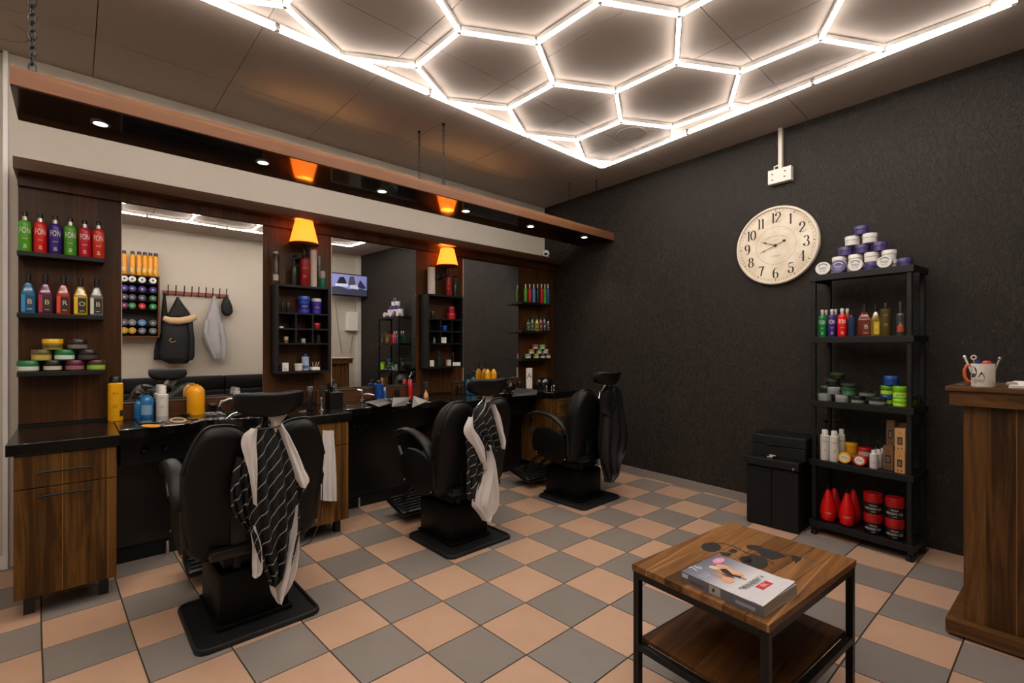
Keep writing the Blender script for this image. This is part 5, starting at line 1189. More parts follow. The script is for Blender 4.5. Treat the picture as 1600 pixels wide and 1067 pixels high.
for k, (px, b, dz, w, h, col, lab) in enumerate(((1389.5, .09, 0, 17, .150, '6a4a2a', 'brown carton at the bottom left of the carton stack'), (1407.5, .05, 0, 17, .135, 'b98650', 'light tan carton at the bottom right of the carton stack'), (1393, .10, .151, 14, .165, '5f4226', 'brown carton at the top left of the carton stack'), (1408, .05, .136, 17, .140, 'b98c58', 'light tan carton at the top right of the carton stack'), (1411, .15, 0, 16, .30, '6a4c2c', 'tall brown carton behind the light tan ones'))):
    p, r, _ = rk(px, 600, w, 1, b); p = Vector((p[0], p[1], LV[1] + .0006 + dz)); t = thing('carton', p, lab + ' on the fourth rack tier', 'box', G4)
    Mq = Matrix.Translation(p) @ Matrix((SU, SV, up)).transposed().to_4x4(); r = min(r, .034)
    MB().box((-r, -r * .8, 0), (r, r * .8, h), Mq, bev=.001).build('box', M(col, .65), t)
    m = MB().box((-r * .5, -r * .8 - .0006, h * .28), (r * .5, -r * .8, h * .62), Mq); m.build('window_print', M('1c130c', .6), t)
    m = MB().box((-r * .3, -r * .8 - .0012, h * .34), (r * .3, -r * .8 - .0007, h * .55), Mq); m.build('figure_print', M('6a5540', .6), t)
    for a in (-.45, .25): MB().box((a * r, -r * .8 - .0006, h * .08), (a * r + r * .25, -r * .8, h * .14), Mq).build('mark_print', M('2a1c12', .6), t)
    m = MB(); flat_text(m, 'V', p + SV * (-r * .8 - .0007) + up * h * .78, SU, up, h * .14); m.build('letter_print', M('1c130c', .6), t)
# bottom tier
G5 = 'red products on the bottom tier of the rack'
for k, (px, b, pt, lab) in enumerate(((1294, .06, 757, 'front left red teardrop pump bottle'), (1323.5, .06, 762, 'front right red teardrop pump bottle'), (1304, .17, 755, 'rear left red teardrop pump bottle'), (1334, .17, 757, 'rear right red teardrop pump bottle'))):
    p, r, h = rk(px, pt, 26 if k < 2 else 24, 0, b); t = thing('teardrop_bottle', p, lab + ' on the bottom rack tier', 'bottle', G5)
    MB().lathe([(r * .55, 0), (r * .85, h * .05), (r, h * .22), (r * .97, h * .36), (r * .72, h * .58), (r * .42, h * .76), (r * .26, h * .86)], p, 28).build('body', PL('c80d0d', .28), t, True)
    MB().lathe([(r * .2, h * .861), (r * .2, h * .93), (r * .1, h * .94), (r * .1, h)], p, 14).build('pump_head', PL('0b0b0b'), t, True)
    m = MB(); wrap_text(m, 'argan', p, r * .998, p[2] + h * .27, facing(p), h * .07); m.build('label_print', M('d8b0a8', .5), t)
for k, (px, b, dz) in enumerate(((1364.5, .07, 0), (1364.5, .07, 1), (1398, .065, 0), (1398, .065, 1))):
    p, r, _ = rk(px, 600, 31, 0, b); hh_ = .128; p = (p[0], p[1], LV[0] + .0006 + dz * (hh_ + .001)); t = thing('gel_tub', p, 'big red-lidded black gel tub, %s of the %s pair on the bottom rack tier' % (('lower', 'upper')[dz], ('left', 'right')[k // 2]), 'tub', G5)
    MB().lathe([(r * .93, 0), (r * .97, .003), (r * .97, hh_ * .52), (r * .9, hh_ * .54)], p, 28).build('body', PL('0c0a0a', .3), t, True)
    MB().lathe([(r * .98, hh_ * .545), (r, hh_ * .56), (r, hh_ * .96), (r * .96, hh_), (r * .9, hh_ * .985)], p, 28).build('lid', PL('9c0c0e', .3), t, True)
    m = MB(); wrap_text(m, 'MAXX', p, r * .972, p[2] + hh_ * .42, facing(p), .014); wrap_text(m, 'ARGAN GEL', p, r * .972, p[2] + hh_ * .26, facing(p) , .019); wrap_text(m, 'extra', p, r * .972, p[2] + hh_ * .12, facing(p), .010); m.build('label_print', M('cfc8c4', .5), t)
# things on the far side of the rack
p, r, h = rk(1426, 600, 8, 2, .20); jar((p[0], p[1], LV[2] + .0006), .028, .07, '2c4a14', '1a1a1a', None, 'dark jar with green label at the right end of the third rack tier', G3)

# ================================================================== COFFEE TABLE
ZT = .50
A_, B_, D_, C_ = onz(990, 882, ZT), onz(1203, 978, ZT), onz(1335, 876, ZT), onz(1141, 813, ZT)
tu = (B_ - A_).normalized(); tv = ((C_ - A_).normalized() + (D_ - B_).normalized()).normalized(); tv = (tv - tu * tv.dot(tu)).normalized()
TW = ((B_ - A_).length + (D_ - C_).length) / 2; TL = ((C_ - A_).length + (D_ - B_).length) / 2
Mt = Matrix.Translation(((A_ + B_ + C_ + D_) / 4 - tu * TW / 2 - tv * TL / 2) * 1.0) @ Matrix((tu, tv, up)).transposed().to_4x4(); Mt.translation.z = 0
t = thing('coffee_table', Mt @ Vector((TW / 2, TL / 2, 0)), 'two-tier walnut coffee table with black metal frame in the foreground', 'table')
q = TW / 7
cutsets = [[0, 1], [0, .55, 1], [0, .32, 1], [0, .7, 1], [0, .45, 1], [0, .22, .8, 1], [0, 1]]
for i in range(7):
    cs = cutsets[i]
    for j in range(len(cs) - 1):
        MB().box((i * q + .0007, TL * cs[j] + .0007, ZT - .022), ((i + 1) * q - .0007, TL * cs[j + 1] - .0007, ZT), Mt, bev=.0008).build('board', W_TAB[(i * 2 + j) % 3], t)
MB().box((.002, .002, ZT - .024), (TW - .002, TL - .002, ZT - .0225), Mt).build('underlay', M('5a3c1c', .6), t)
s_ = .024
for a in (.004, TW - .004 - s_):
    for b in (.004, TL - .004 - s_): MB().box((a, b, 0), (a + s_, b + s_, ZT - .0245), Mt, bev=.0015).build('leg', BLKMETAL, t)
for zz in (ZT - .0245 - s_, .190):
    for a in (.004, TW - .004 - s_): MB().box((a, .0285, zz), (a + s_, TL - .0285, zz + s_), Mt, bev=.001).build('rail', BLKMETAL, t)
    for b in (.004, TL - .004 - s_): MB().box((.0285, b, zz), (TW - .0285, b + s_, zz + s_), Mt, bev=.001).build('rail', BLKMETAL, t)
MB().box((.029, .029, .2145), (TW - .029, TL - .029, .231), Mt, bev=.001).build('lower_shelf', W_TAB2, t)
DEC = M('1d1713', .5, vary=.15)
def decal(pts, name='black_motif', mat=DEC, z=ZT, th=.0006, par=None):
    P_ = [onz(a, b, z + .0002) for a, b in pts]
    return MB().prism(P_, (0, 0, th)).build(name, mat, par or t)
def blob(cx_, cy_, rx, ry, rot=0, n=22, k=0.0):
    return [(cx_ + rx * cos(a) * cos(rot) - ry * sin(a) * (1 + k * sin(3 * a)) * sin(rot), cy_ + rx * cos(a) * sin(rot) + ry * sin(a) * (1 + k * sin(3 * a)) * cos(rot)) for a in [2 * pi * i / n for i in range(n)]]
def zc(a, b): return (1040 + a * .15, 830 + b * .15)   # from the enlarged crop
decal(blob(*zc(475, 165), 15.5, 7.2, .05)); decal([zc(560, 215), zc(640, 222), zc(690, 232), zc(660, 262), zc(590, 250)]); decal([zc(650, 205), zc(700, 182), zc(748, 200), zc(735, 222), zc(690, 225)])
decal(blob(*zc(930, 320), 21, 10.5, .15, k=.08)); decal([zc(760, 290), zc(800, 258), zc(860, 270), (zc(905, 262)), zc(890, 330), zc(800, 325)])
decal([zc(840, 150), zc(880, 140), zc(970, 150), zc(1010, 172), zc(1130, 205), zc(1262, 266), zc(1110, 298), zc(1010, 262), zc(950, 205), zc(850, 180)])
decal([zc(1310, 262), zc(1360, 258), zc(1420, 280), zc(1405, 302), zc(1350, 338), zc(1345, 305), zc(1318, 300)])
def dline(pts, w=.004): 
    P_ = [onz(*zc(a, b), ZT + .0003) for a, b in pts]; vs = []
    for i, p in enumerate(P_):
        d = (P_[min(i + 1, len(P_) - 1)] - P_[max(i - 1, 0)]).normalized(); n = Vector((-d.y, d.x, 0)) * w / 2
        for s in (n, -n):
            for zz in (0, .0006): vs.append(p + s + Vector((0, 0, zz)))
    fs = []
    for i in range(len(P_) - 1):
        a = 4 * i; fs += [(a + 1, a + 3, a + 7, a + 5), (a, a + 1, a + 5, a + 4), (a + 2, a + 6, a + 7, a + 3)]
    MB().add(vs, fs).build('black_motif', DEC, t)
dline([(520, 122), (600, 128), (700, 155), (780, 190), (850, 228), (930, 250)], .006); dline([(1120, 205), (1230, 240), (1330, 258), (1415, 275)], .005); dline([(1000, 262), (1060, 300), (1110, 325), (1130, 348)], .004)
# thick magazine
ZM = ZT + .034
ma, mb_, mc, md = onz(1064, 892, ZM), onz(1114, 864.5, ZM), onz(1241, 908, ZM), onz(1193, 948, ZM)
gu = (md - ma).normalized(); gv = (mb_ - ma); gv = (gv - gu * gv.dot(gu)).normalized(); GLn = ((md - ma).length + (mc - mb_).length) / 2; GWd = ((mb_ - ma).dot(gv) + (mc - md).dot(gv)) / 2
Mg = Matrix.Translation(Vector((ma.x, ma.y, ZT))) @ Matrix((gu, gv, up)).transposed().to_4x4()
g = thing('magazine', Mg @ Vector((GLn / 2, GWd / 2, 0)), 'thick glossy magazine with hands on its cover lying on the coffee table', 'magazine')
MB().box((.001, .003, .0014), (GLn - .003, GWd - .002, .0325), Mg).build('pages', M('b5a898', .8, bump=.6, bscale=500), g)
def cover():
    m_, t_, b = nt('magazine_cover'); N = t_.nodes; L = t_.links
    tc = N.new('ShaderNodeTexCoord'); sp = N.new('ShaderNodeSeparateXYZ'); L.new(tc.outputs['UV'], sp.inputs[0])
    cr = N.new('ShaderNodeValToRGB'); el = cr.color_ramp.elements; el[0].position = 0; el[0].color = srgb('5e6070'); el[1].position = .62; el[1].color = srgb('c9c6c8'); k = el.new(.3); k.color = srgb('85848f')
    n = N.new('ShaderNodeTexNoise'); n.inputs['Scale'].default_value = 4; L.new(tc.outputs['UV'], n.inputs['Vector'])
    L.new(math_node(t_, 'ADD', sp.outputs[0], math_node(t_, 'MULTIPLY', n.outputs['Fac'], .08)), cr.inputs[0]); L.new(cr.outputs[0], b.inputs['Base Color']); b.inputs['Roughness'].default_value = .3; return m_
COV = cover()
m = MB(); nx = 12; vs = []; uv = []
for j in range(2):
    for i in range(nx + 1):
        s = i / nx; lift = .004 * max(0, s - .8) / .2 * j; wv = .004 * sin(s * 9) * (s > .85)
        p = Mg @ Vector((GLn * s * (1.0 if j == 0 else (.995 if s < 1 else .97)), GWd * j + wv, .0330 + lift)); vs.append(p); uv.append((s, j))
vs2 = [p + Vector((0, 0, .0012)) for p in vs]; k = len(vs)
fs = [(i, i + 1, nx + 2 + i, nx + 1 + i) for i in range(nx)] + [(k + i, k + nx + 1 + i, k + nx + 2 + i, k + i + 1) for i in range(nx)]
fs += [(i, k + i, k + i + 1, i + 1) for i in range(nx)] + [(nx + 1 + i, nx + 2 + i, k + nx + 2 + i, k + nx + 1 + i) for i in range(nx)] + [(0, nx + 1, k + nx + 1, k), (nx, k + nx, k + 2 * nx + 1, 2 * nx + 1)]
m.add(vs + vs2, fs); m.uv = uv + uv; cv = m.build('front_cover', COV, g)
MB().box((0, 0, 0), (GLn, GWd, .0012), Mg).build('back_cover', M('8d8a88', .4), g)
spn = MB().box((0, -.0012, .0), (GLn, .0022, .0335), Mg).build('spine', M('5c5b62', .35), g)
def gp(u, v, z=.0348): return Mg @ Vector((u * GLn, v * GWd, z))
def cvp(pts, col, name, z=.0348): MB().prism([gp(a, b, z) for a, b in pts], (0, 0, .0003)).build(name, M(col, .4), cv)
def el(cu_, cv_, ru, rv, rot=0, n=18): return [(cu_ + ru * cos(a) * cos(rot) - rv * sin(a) * sin(rot), cv_ + ru * cos(a) * sin(rot) + rv * sin(a) * cos(rot)) for a in [2 * pi * i / n for i in range(n)]]
cvp(el(.12, .78, .055, .13), 'd98fae', 'pink_seal'); m = MB(); flat_text(m, '70+', gp(.12, .78, .0354), gv, -gu, .012); m.build('seal_print', M('f0dce4', .5), cv)
for (a, b, ru, rv, ro, col) in ((.27, .62, .10, .09, .3, 'c99a78'), (.22, .50, .09, .055, .5, 'dcb594'), (.34, .50, .10, .06, .2, 'c48d6a'), (.42, .60, .11, .05, .1, 'd2a583'), (.38, .34, .09, .08, .6, 'b98462'), (.47, .30, .07, .10, .2, 'c9987a'), (.50, .52, .10, .04, .0, 'b8805c')):
    cvp(el(a, b, ru, rv, ro), col, 'hand_print', .0350 + .0003 * random.random())
cvp([(.26, .52), (.30, .60), (.34, .58), (.44, .50), (.52, .55), (.54, .50), (.42, .44), (.32, .46)], '241813', 'dark_print', .0356)
cvp([(.33, .40), (.42, .46), (.50, .42), (.42, .37)], '5a3a28', 'dark_print', .0356)
m = MB(); flat_text(m, '76', gp(.07, .26, .0352), gv, -gu, .045); m.build('issue_number', M('dcdce0', .5), cv)
m = MB(); flat_text(m, 'LU', gp(.24, .16, .0352), gv, -gu, .035); m.build('title_print', M('b9b9c4', .5), cv)
m = MB(); flat_text(m, 'MANAGEMENT &', gp(.665, .50, .0352), gv, -gu, .019); flat_text(m, 'PRAXIS HEUTE', gp(.70, .46, .0352), gv, -gu, .015); m.build('headline_print', M('2b2a2e', .5), cv)
cvp([(.74, .42), (.74, .72), (.83, .72), (.83, .42)], 'c02a2e', 'red_logo'); m = MB(); flat_text(m, 'RK', gp(.785, .57, .0354), gv, -gu, .022); m.build('logo_print', M('eddcd8', .5), cv)
def spp(a, b, z0, z1, col, nm): MB().box((a * GLn, -.0018, z0), (b * GLn, -.0013, z1), Mg).build(nm, M(col, .4), spn)
spp(.02, .10, .018, .030, 'c5c3c6', 'spine_print'); spp(.38, .52, .004, .031, '9c968e', 'spine_print'); spp(.42, .45, .012, .024, '3a3634', 'spine_print'); spp(.70, .92, .010, .020, '8f8d92', 'spine_print'); spp(.12, .30, .008, .016, '45444c', 'spine_print')

# ================================================================== RECEPTION DESK
Q0 = onz(1477, 990, 0); DU = WD.copy(); DV = Vector((-DU.y, DU.x, 0)); ZDk = 1.125
Md = Matrix.Translation(Q0) @ Matrix((DU, DV, up)).transposed().to_4x4(); DL = XR - Q0.x - .045
t = thing('reception_desk', Q0, 'tall walnut reception desk at the right edge with a mug on it', 'desk')
oi = (onz(1503, 965, .075) - Q0).dot(DU); oi = max(.055, min(oi, .09))
MB().box((0, 0, .012), (DL, .50, .075), Md, bev=.002).build('plinth', W_DESKH, t)
MB().box((oi, .045, .0755), (DL, .455, 1.04), Md).build('body', W_DESK, t)
MB().box((.012, .006, 1.0405), (DL, .495, 1.105), Md, bev=.001).build('apron', W_DESKH, t)
MB().box((0, -.008, 1.1055), (DL, .51, ZDk), Md, bev=.002).build('top', W_DESKH, t)
MB().sup(onz(1599, 825, 0) * 0 + (Md @ Vector((.30, .044, .62))), (.006, .006, .012), 1, 10, 6).build('lock', BLKMETAL, t, True)
p = onz(1536, 604, ZDk + .0005); k = depth(p) / F; r = 19.2 * k / math.hypot(1, 736 / F) ; h = 36 * k
t = thing('mug', p, 'white mug with orange inside and a printed portrait, full of pens', 'mug')
MB().lathe([(r * .96, 0), (r, .003), (r, h), (r * .93, h), (r * .93, .006), (0, .006)], p, 36).build('cup', M('d9d2c8', .3), t, True)
MB().lathe([(r * .925, h * .02 + .006), (r * .925, h - .001)], p, 30).build('inside_glaze', M('c8502a', .4), t, True)
sd = Vector((cos(facing(p) - pi / 2), sin(facing(p) - pi / 2), 0))
MB().tube([p + sd * (r * .98) + up * h * .92, p + sd * (r * 1.35) + up * h * .90, p + sd * (r * 1.55) + up * h * .70, p + sd * (r * 1.52) + up * h * .42, p + sd * (r * 1.3) + up * h * .22, p + sd * (r * .98) + up * h * .2], .0065, 10).build('handle', M('c8502a', .35), t, True)
INKM = M('14110f', .5); ph = facing(p) - .42
def wrap_poly(pts, name, mat=INKM, off=.0):
    m = MB(); vs = [Vector((p.x + (r + .0005 + off) * cos(ph + a / r), p.y + (r + .0005 + off) * sin(ph + a / r), p.z + b)) for a, b in pts]; m.add(vs, [tuple(range(len(vs)))]); m.build(name, mat, t)
u_ = h / 36
wrap_poly([(u_ * (-6.5 + 5.2 * cos(a)), u_ * (23 + 8.5 * sin(a))) for a in [2 * pi * i / 18 for i in range(18)]], 'portrait_hair'); wrap_poly([(u_ * (-6.0 + 3.4 * cos(a)), u_ * (22 + 5.4 * sin(a))) for a in [2 * pi * i / 18 for i in range(18)]], 'portrait_face', M('c9c2b8', .4), .0003)
wrap_poly([(u_ * (-6.0 + 2.6 * cos(a)), u_ * (18.5 + 2.2 * sin(a))) for a in [2 * pi * i / 12 for i in range(12)]], 'portrait_beard', INKM, .0005); wrap_poly([(u_ * -10, u_ * 13.5), (u_ * -2, u_ * 13.5), (u_ * -6, u_ * 16.5), (u_ * -9.5, u_ * 18)], 'portrait_collar', INKM, .0004)
wrap_poly([(u_ * 0, u_ * 13.5), (u_ * 8, u_ * 13.5), (u_ * 6.5, u_ * 19), (u_ * 4, u_ * 24), (u_ * 1.5, u_ * 18)], 'black_emblem')
m = MB(); wrap_text(m, 'BARBERSHOP', (p.x, p.y), r, p.z + u_ * 10.5, ph - .0, u_ * 2.6); m.build('mug_print', M('2a2522', .5), t); m = MB(); wrap_text(m, 'the SHOP by', (p.x, p.y), r, p.z + u_ * 8, ph, u_ * 2.2); wrap_text(m, 'TS', (p.x, p.y), r, p.z + u_ * 5.6, ph - .25, u_ * 3.4); m.build('mug_print', M('2a2522', .5), t)
def pen(a, b, col, lab, head=None, rr=.004):
    A0 = p + sd * a[0] + Vector((0, 0, .012)); B0 = p + sd * b[0] + up * b[1]
    t2 = thing('pen', A0, lab, 'pen'); MB().tube([A0, B0], rr, 8).build('barrel', M(col, .4), t2, True)
    if head == 'ring': MB().tube([B0 + sd * (.008 * cos(x)) + up * (.009 + .009 * sin(x)) for x in [2 * pi * i / 12 for i in range(12)]], .003, 6, closed=True).build('ring_end', M('d9c9b8', .4), t2, True)
    elif head: MB().sup(B0, (.006, .006, .007), 1, 10, 6).build('end', M(head, .4), t2, True)
pen((.02, 0), (.060, h + .030), 'd0ccc6', 'white pen leaning left in the mug', 'e6e2dc'); pen((.01, 0), (.030, h + .018), '8a6a50', 'ring-ended stick in the mug', 'ring', .003)
pen((.004, 0), (.018, h + .018), '1b3a7c', 'blue-capped pen in the mug', None, .008); pen((-.02, 0), (-.052, h + .024), '9a9a9a', 'thin grey hook-ended pen leaning right in the mug', '8f8f8f', .003)
tag(MB().sup(p + sd * -.012 + up * (h + .004), (.016, .016, .010), .9, 16, 8).build('red_cap', M('c23a3a', .4), None, True, origin=p), 'rounded red cap poking out of the mug', 'cap')
P_ = [onz(a, b, ZDk + .001) for a, b in ((1576, 606), (1582, 598), (1640, 600), (1640, 608))]
t = thing('paper_stack', P_[0], 'white papers at the right end of the reception desk', 'paper'); MB().prism(P_, (0, 0, .008)).build('sheets', WHT, t); MB().prism([q_ + Vector((.004, 0, .0082)) for q_ in P_], (0, 0, .002)).build('top_sheet', LITWHITE, t)
tag(MB().sup(onz(1581, 600, ZDk + .012), (.02, .014, .011), .8, 14, 8).build('crumpled_tissue', M('9a8f84', .8, bump=.6, bscale=60), None, True, origin=onz(1581, 600, ZDk + .001)), 'small crumpled grey tissue behind the papers on the reception desk', 'tissue')
tag(MB().tube([onz(1496, 600, ZDk + .003), onz(1508, 601, ZDk + .003), onz(1520, 599, ZDk + .003)], .002, 6).build('desk_cable', M('6a6560', .5), None, True, origin=onz(1496, 600, ZDk)), 'thin cable on the reception desk left of the mug', 'cable')

# ================================================================== OPPOSITE WALL (seen in the mirrors)
def wp(px, py, x=4.88): return mir(px, py, x)
def loft(rows, x, th, mat, name, par, n=22, wob=.012, ph=0.0):
    rows = sorted(rows); vs = []; fs = []; m_ = 22
    for j in range(m_ + 1):
        py = rows[0][0] + (rows[-1][0] - rows[0][0]) * j / m_
        for a, b in zip(rows[:-1], rows[1:]):
            if py <= b[0] + 1e-6: break
        s = (py - a[0]) / max(b[0] - a[0], 1e-6)
        l, r = a[1] + (b[1] - a[1]) * s, a[2] + (b[2] - a[2]) * s
        A0, B0 = wp(l, py, x), wp(r, py, x); c_ = (A0 + B0) / 2; hw = (B0 - A0).length / 2; v = j / m_
        t_ = th * (.45 + .55 * min(1, 3 * v)) * (1 if v < .93 else .7)
        for i in range(n):
            a = 2 * pi * i / n; q = 1 + wob * 8 * sin(5 * a + 2 * v + ph) * .25
            vs.append(Vector((x + t_ * sin(a) * q, c_.y + hw * cos(a), c_.z)))
    for j in range(m_):
        for i in range(n): fs.append((j * n + i, j * n + (i + 1) % n, (j + 1) * n + (i + 1) % n, (j + 1) * n + i))
    fs += [tuple(range(n))[::-1], tuple(m_ * n + i for i in range(n))]
    return MB().add(vs, fs).build(name, mat, par, True, sharp=80)
a, b = wp(254, 455.5), wp(357, 463)
t = thing('coat_rack', (4.87, (a.y + b.y) / 2, a.z - .03), 'long red-brown coat rail with nine black hooks on the pale wall', 'coat rack')
MB().box((4.868, a.y, a.z - .035), (XR - .002, b.y, a.z + .02), bev=.003).build('rail', M('8f4a3c', .5), t)
HK = []
for px in (262.2, 274.5, 287.5, 299.3, 310, 321.3, 332, 342.4, 353.2):
    y = wp(px, 460, 4.85).y; HK.append(y)
    MB().tube([(4.866, y, a.z - .02), (4.83, y, a.z - .015), (4.815, y, a.z + .03), (4.80, y, a.z + .10)], .007, 6).tube([(4.866, y, a.z - .025), (4.835, y, a.z - .055), (4.81, y, a.z - .04)], .006, 6).build('hook', BLKMETAL, t, True)
t = thing('winter_parka', (4.80, HK[1], a.z), 'black winter parka with cream fur-edged hood hanging from the coat rail', 'coat')
CLK = M('07070a', .7, bump=.4, bscale=60)
loft([(496, 256, 301), (510, 252, 302), (530, 251, 303), (550, 248, 303), (561, 250, 300), (568, 264, 292)], 4.755, .075, CLK, 'body', t)
loft([(464, 276, 279), (475, 271, 286), (486, 265, 295), (497, 259, 301)], 4.79, .07, CLK, 'hood', t, ph=1)
MB().tube([wp(256, 497, 4.72), wp(266, 501, 4.69), wp(281, 501.5, 4.68), wp(295, 499, 4.69), wp(305, 495, 4.72)], [.035, .05, .052, .052, .045], 12).build('fur_trim', M('c7a77c', .95, bump=1.0, bscale=70, sheen=.5), t, True)
loft([(505, 292, 301), (530, 295, 304), (556, 293, 304), (563, 294, 301)], 4.71, .05, CLK, 'sleeve', t, ph=2)
MB().tube([wp(268, 528, 4.67), wp(264.5, 531, 4.67), wp(268, 535, 4.67), wp(275, 533, 4.67)], .006, 6).build('toggle_cord', M('c79a4a', .6), t, True)
t = thing('dark_jacket', (4.80, HK[0], a.z), 'plain black jacket hanging behind the parka at the left end of the rail', 'jacket')
loft([(457, 256, 258), (470, 254, 260), (490, 252, 262), (520, 251, 262), (532, 245, 258), (545, 241, 255), (562, 240, 254)], 4.862, .022, M('0b0b0e', .75), 'body', t, ph=.5)
t = thing('grey_hoodie', (4.80, HK[6], a.z), 'light grey hoodie hanging from the coat rail', 'hoodie')
GH = M('a3a1a2', .85, bump=.4, bscale=70)
loft([(462, 333, 336), (480, 328, 341), (500, 321, 346), (515, 318, 349), (530, 316, 350), (545, 324, 351), (558, 332, 349), (561, 335, 347)], 4.79, .07, GH, 'body', t, wob=.03)
loft([(505, 341, 349), (530, 345, 354), (552, 346, 354.5), (561, 346, 353)], 4.73, .04, GH, 'sleeve', t, ph=1); loft([(500, 320, 327), (520, 317, 325), (536, 322, 330), (556, 331, 337), (561, 333, 338)], 4.73, .04, GH, 'sleeve', t, ph=2)
t = thing('peaked_cap', (4.82, HK[8], a.z), 'black peaked cap hanging from the last hook of the rail', 'cap')
loft([(463, 352, 355), (469, 348, 359), (478, 345, 363), (487, 346, 364), (491, 348, 361), (493.5, 351, 358)], 4.80, .06, M('0c0c0d', .7), 'crown', t, wob=0)
# product cabinet with jar lids facing the room, yellow bottles on top
X7 = 4.70; za, zb_ = wp(249, 525, X7).z - .02, wp(249, 432, X7).z; ya, yb_ = wp(187, 480, X7).y - .25, wp(249.5, 480, X7).y
t = thing('product_cabinet', (4.8, (ya + yb_) / 2, za), 'wall cabinet of round product lids in rows, mirrored at the left', 'cabinet')
MB().box((4.885, ya, za), (XR - .002, yb_, zb_)).build('back', M('1a120c', .6), t)
for z in (za, zb_ - .018): MB().box((X7, ya, z), (4.884, yb_, z + .018)).build('board', W_TRIM, t)
for y in (ya, yb_ - .018): MB().box((X7, y, za + .0185), (4.884, y + .018, zb_ - .0185)).build('side', W_TRIM, t)
rowsy = [wp(222, y, X7).z for y in (437, 451.5, 465, 478, 504, 518)]
cols = [('d9d4cc', 'd9d4cc', 'd9d4cc', 'd9d4cc'), ('3a2470', '3a2470', '3a2470', '3a2470'), ('4a4352', '4a4352', '4a4352', '2f5a38'), ('6a1a4a', '2a7a3a', 'b81c1c', '2a7a3a'), ('5a5a5c', '77777a', '5a86b8', '55585c'), ('b88a1a', 'b88a1a', '6a6c70', '6a6c70')]
cn_ = {'d9d4cc': 'white', '3a2470': 'purple', '4a4352': 'grey-violet', '2f5a38': 'green-grey', '6a1a4a': 'plum', '2a7a3a': 'green', 'b81c1c': 'red', '5a5a5c': 'grey', '77777a': 'light grey', '5a86b8': 'pale blue', '55585c': 'dark grey', 'b88a1a': 'golden', '6a6c70': 'slate'}
RYM = Matrix.Rotation(-pi / 2, 3, 'Y')
for j, z in enumerate(rowsy):
    rr = .043 if j < 4 else .045
    for i, px in enumerate((194.5, 207, 222.5, 240)):
        y = wp(px, 470, X7 - .02).y; y = min(y, yb_ - .075); zc_ = z + (.012 if j == 5 else 0)
        tt_ = thing('round_tub', (X7 + .05, y, zc_ - rr), '%s round tub lid, column %s, %s row of the mirrored wall cabinet' % (cn_[cols[j][i]], ('one', 'two', 'three', 'four')[i], ORD[j]), 'tub', 'tubs in the wall cabinet')
        cc = (X7 + .10, y, zc_); MB().lathe([(rr * .95, -.06), (rr * .95, .06)], cc, 20, RYM).build('body', PL(cols[j][i]), tt_, True)
        MB().lathe([(rr, .0605), (rr, .085), (rr * .92, .09), (0, .0905)], cc, 22, RYM).build('lid', PL(cols[j][i]), tt_, True)
        MB().lathe([(rr * .25, .091), (rr * .3, .0912)], cc, 10, RYM).build('lid_mark', M('2a2826' if j == 0 else 'b8b0b8', .5), tt_)
# thin shelves carrying the rows
for z in rowsy[:5]: MB().box((X7 + .01, ya + .019, z - .0505), (4.884, yb_ - .0185, z - .0465)).build('shelf', BLKSH, t)
for i, px in enumerate((194, 207, 217.5, 226.5, 235, 243.5)):
    q = wp(px, 430, X7 + .05); r = .030; h = wp(px, 391.5 + i * .9, X7 + .05).z - zb_
    spray((q.x, q.y, zb_ + .001), r, h, 'dc9208', 'yellow bottle with black cap, %s from the left on top of the mirrored wall cabinet' % ORD[i], 'yellow bottles on the wall cabinet', '2a2018', .86, 'styling_bottle', band='cdb890')
# waiting bench
t = thing('waiting_bench', (4.6, 1.3, 0), 'long black upholstered waiting bench under the coats', 'bench')
MB().box((4.36, -.9, .14), (4.80, 2.62, .34), bev=.02).build('base', BLKPL, t, True); MB().box((4.34, -.9, .345), (4.76, 2.62, .45), bev=.03).build('seat_cushion', BLKLEA, t, True)
for k in range(4): MB().box((4.765, -.9 + k * .88, .46), (4.86, -.9 + (k + 1) * .88 - .006, .655), bev=.02).build('back_cushion', BLKLEA, t, True); MB().box((4.775, -.9 + k * .88, .66), (4.87, -.9 + (k + 1) * .88 - .006, .865), bev=.02).build('back_cushion', BLKLEA, t, True)
for y in (-.8, .9, 2.5):
    for x in (4.40, 4.72): MB().box((x, y, 0), (x + .05, y + .05, .14)).build('leg', BLKPL, t)
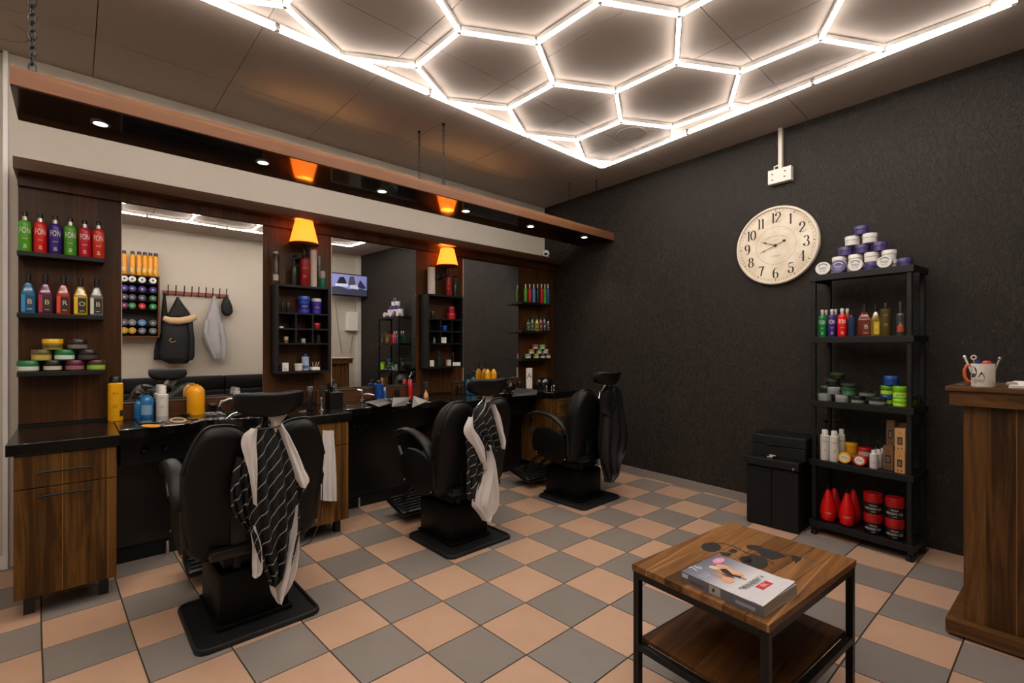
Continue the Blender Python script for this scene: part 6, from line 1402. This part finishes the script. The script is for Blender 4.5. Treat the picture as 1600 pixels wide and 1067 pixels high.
# television
XT = 4.62; z1, z0_ = wp(574, 431, XT).z, wp(574, 465, XT).z; y1 = wp(574.5, 448, XT).y; y0 = y1 - (z1 - z0_) * 1.72
t = thing('television', (XT, (y0 + y1) / 2, z0_), 'black flat television on a wall bracket showing a bluish picture, seen in the middle mirror', 'television')
MB().box((XT, y0, z0_), (XT + .05, y1, z1), bev=.006).build('casing', BLKPL, t); 
MB().box((XT - .002, y0 + .018, z0_ + .022), (XT - .0005, y1 - .018, z1 - .018)).build('screen', emis('screen_glow', '7f86b8', .55), t)
def scr(pts, col, s=.5, x=XT - .0035):
    P_ = [Vector((x, y0 + .018 + a * (y1 - y0 - .036), z0_ + .022 + b * (z1 - z0_ - .04))) for a, b in pts]; MB().prism(P_, (.001, 0, 0)).build('screen_picture', emis('screen_col', col, s), t)
scr([(0, 0), (1, 0), (1, .3), (.7, .38), (.5, .28), (.2, .4), (0, .35)], '3a3a4c'); scr([(.12, .45), (.22, .85), (.34, .88), (.44, .48)], '16161c'); scr([(.46, .5), (.50, .92), (.62, .95), (.68, .52)], '4a4450'); scr([(.1, .4), (.45, .4), (.45, .55), (.1, .52)], 'c3c6e0', .6, XT - .0048); scr([(.5, .35), (.75, .3), (.72, .55), (.52, .5)], 'b8b4cc', .6, XT - .0048); scr([(.72, .45), (.8, .8), (.9, .6), (.98, .4), (.85, .35)], '2a2c4c', .5, XT - .0048)
MB().box((XT + .051, (y0 + y1) / 2 - .04, z0_ + .10), (XR - .003, (y0 + y1) / 2 + .04, z0_ + .20)).build('wall_bracket', BLKPL, t)
a, b = wp(541, 487), wp(563, 516); yk = wall_y(XR) - .006
t = thing('fuse_box', (4.85, a.y, b.z), 'white fuse box on the pale wall below the television', 'fuse box'); MB().box((4.80, a.y, b.z), (XR - .002, min(b.y, yk - .08), a.z), bev=.004).build('box', WHT, t); MB().box((4.79, a.y - .02, b.z - .014), (XR - .002, min(b.y, yk - .08) + .01, b.z - .001)).build('ledge', WHT, t)
struct('trim_2', MB().box((4.84, yk - .075, 0), (XR - .001, yk, H - .002)), M('d6d0c6', .6))
for (u0, u1, u2, lab) in ((524, 528, 534, 'thin cable hanging from the television, nearer the corner of the picture'), (557, 553, 547, 'thin cable from the fuse box slanting down to the desk')):
    P_ = [wp(u0, 470, 4.885), wp(u1, 510, 4.885), wp(u2, 552, 4.885)]; tag(MB().tube(P_, .005, 6).build('hanging_cable', M('8a857c', .6), None, True, origin=P_[1]), lab, 'cable')
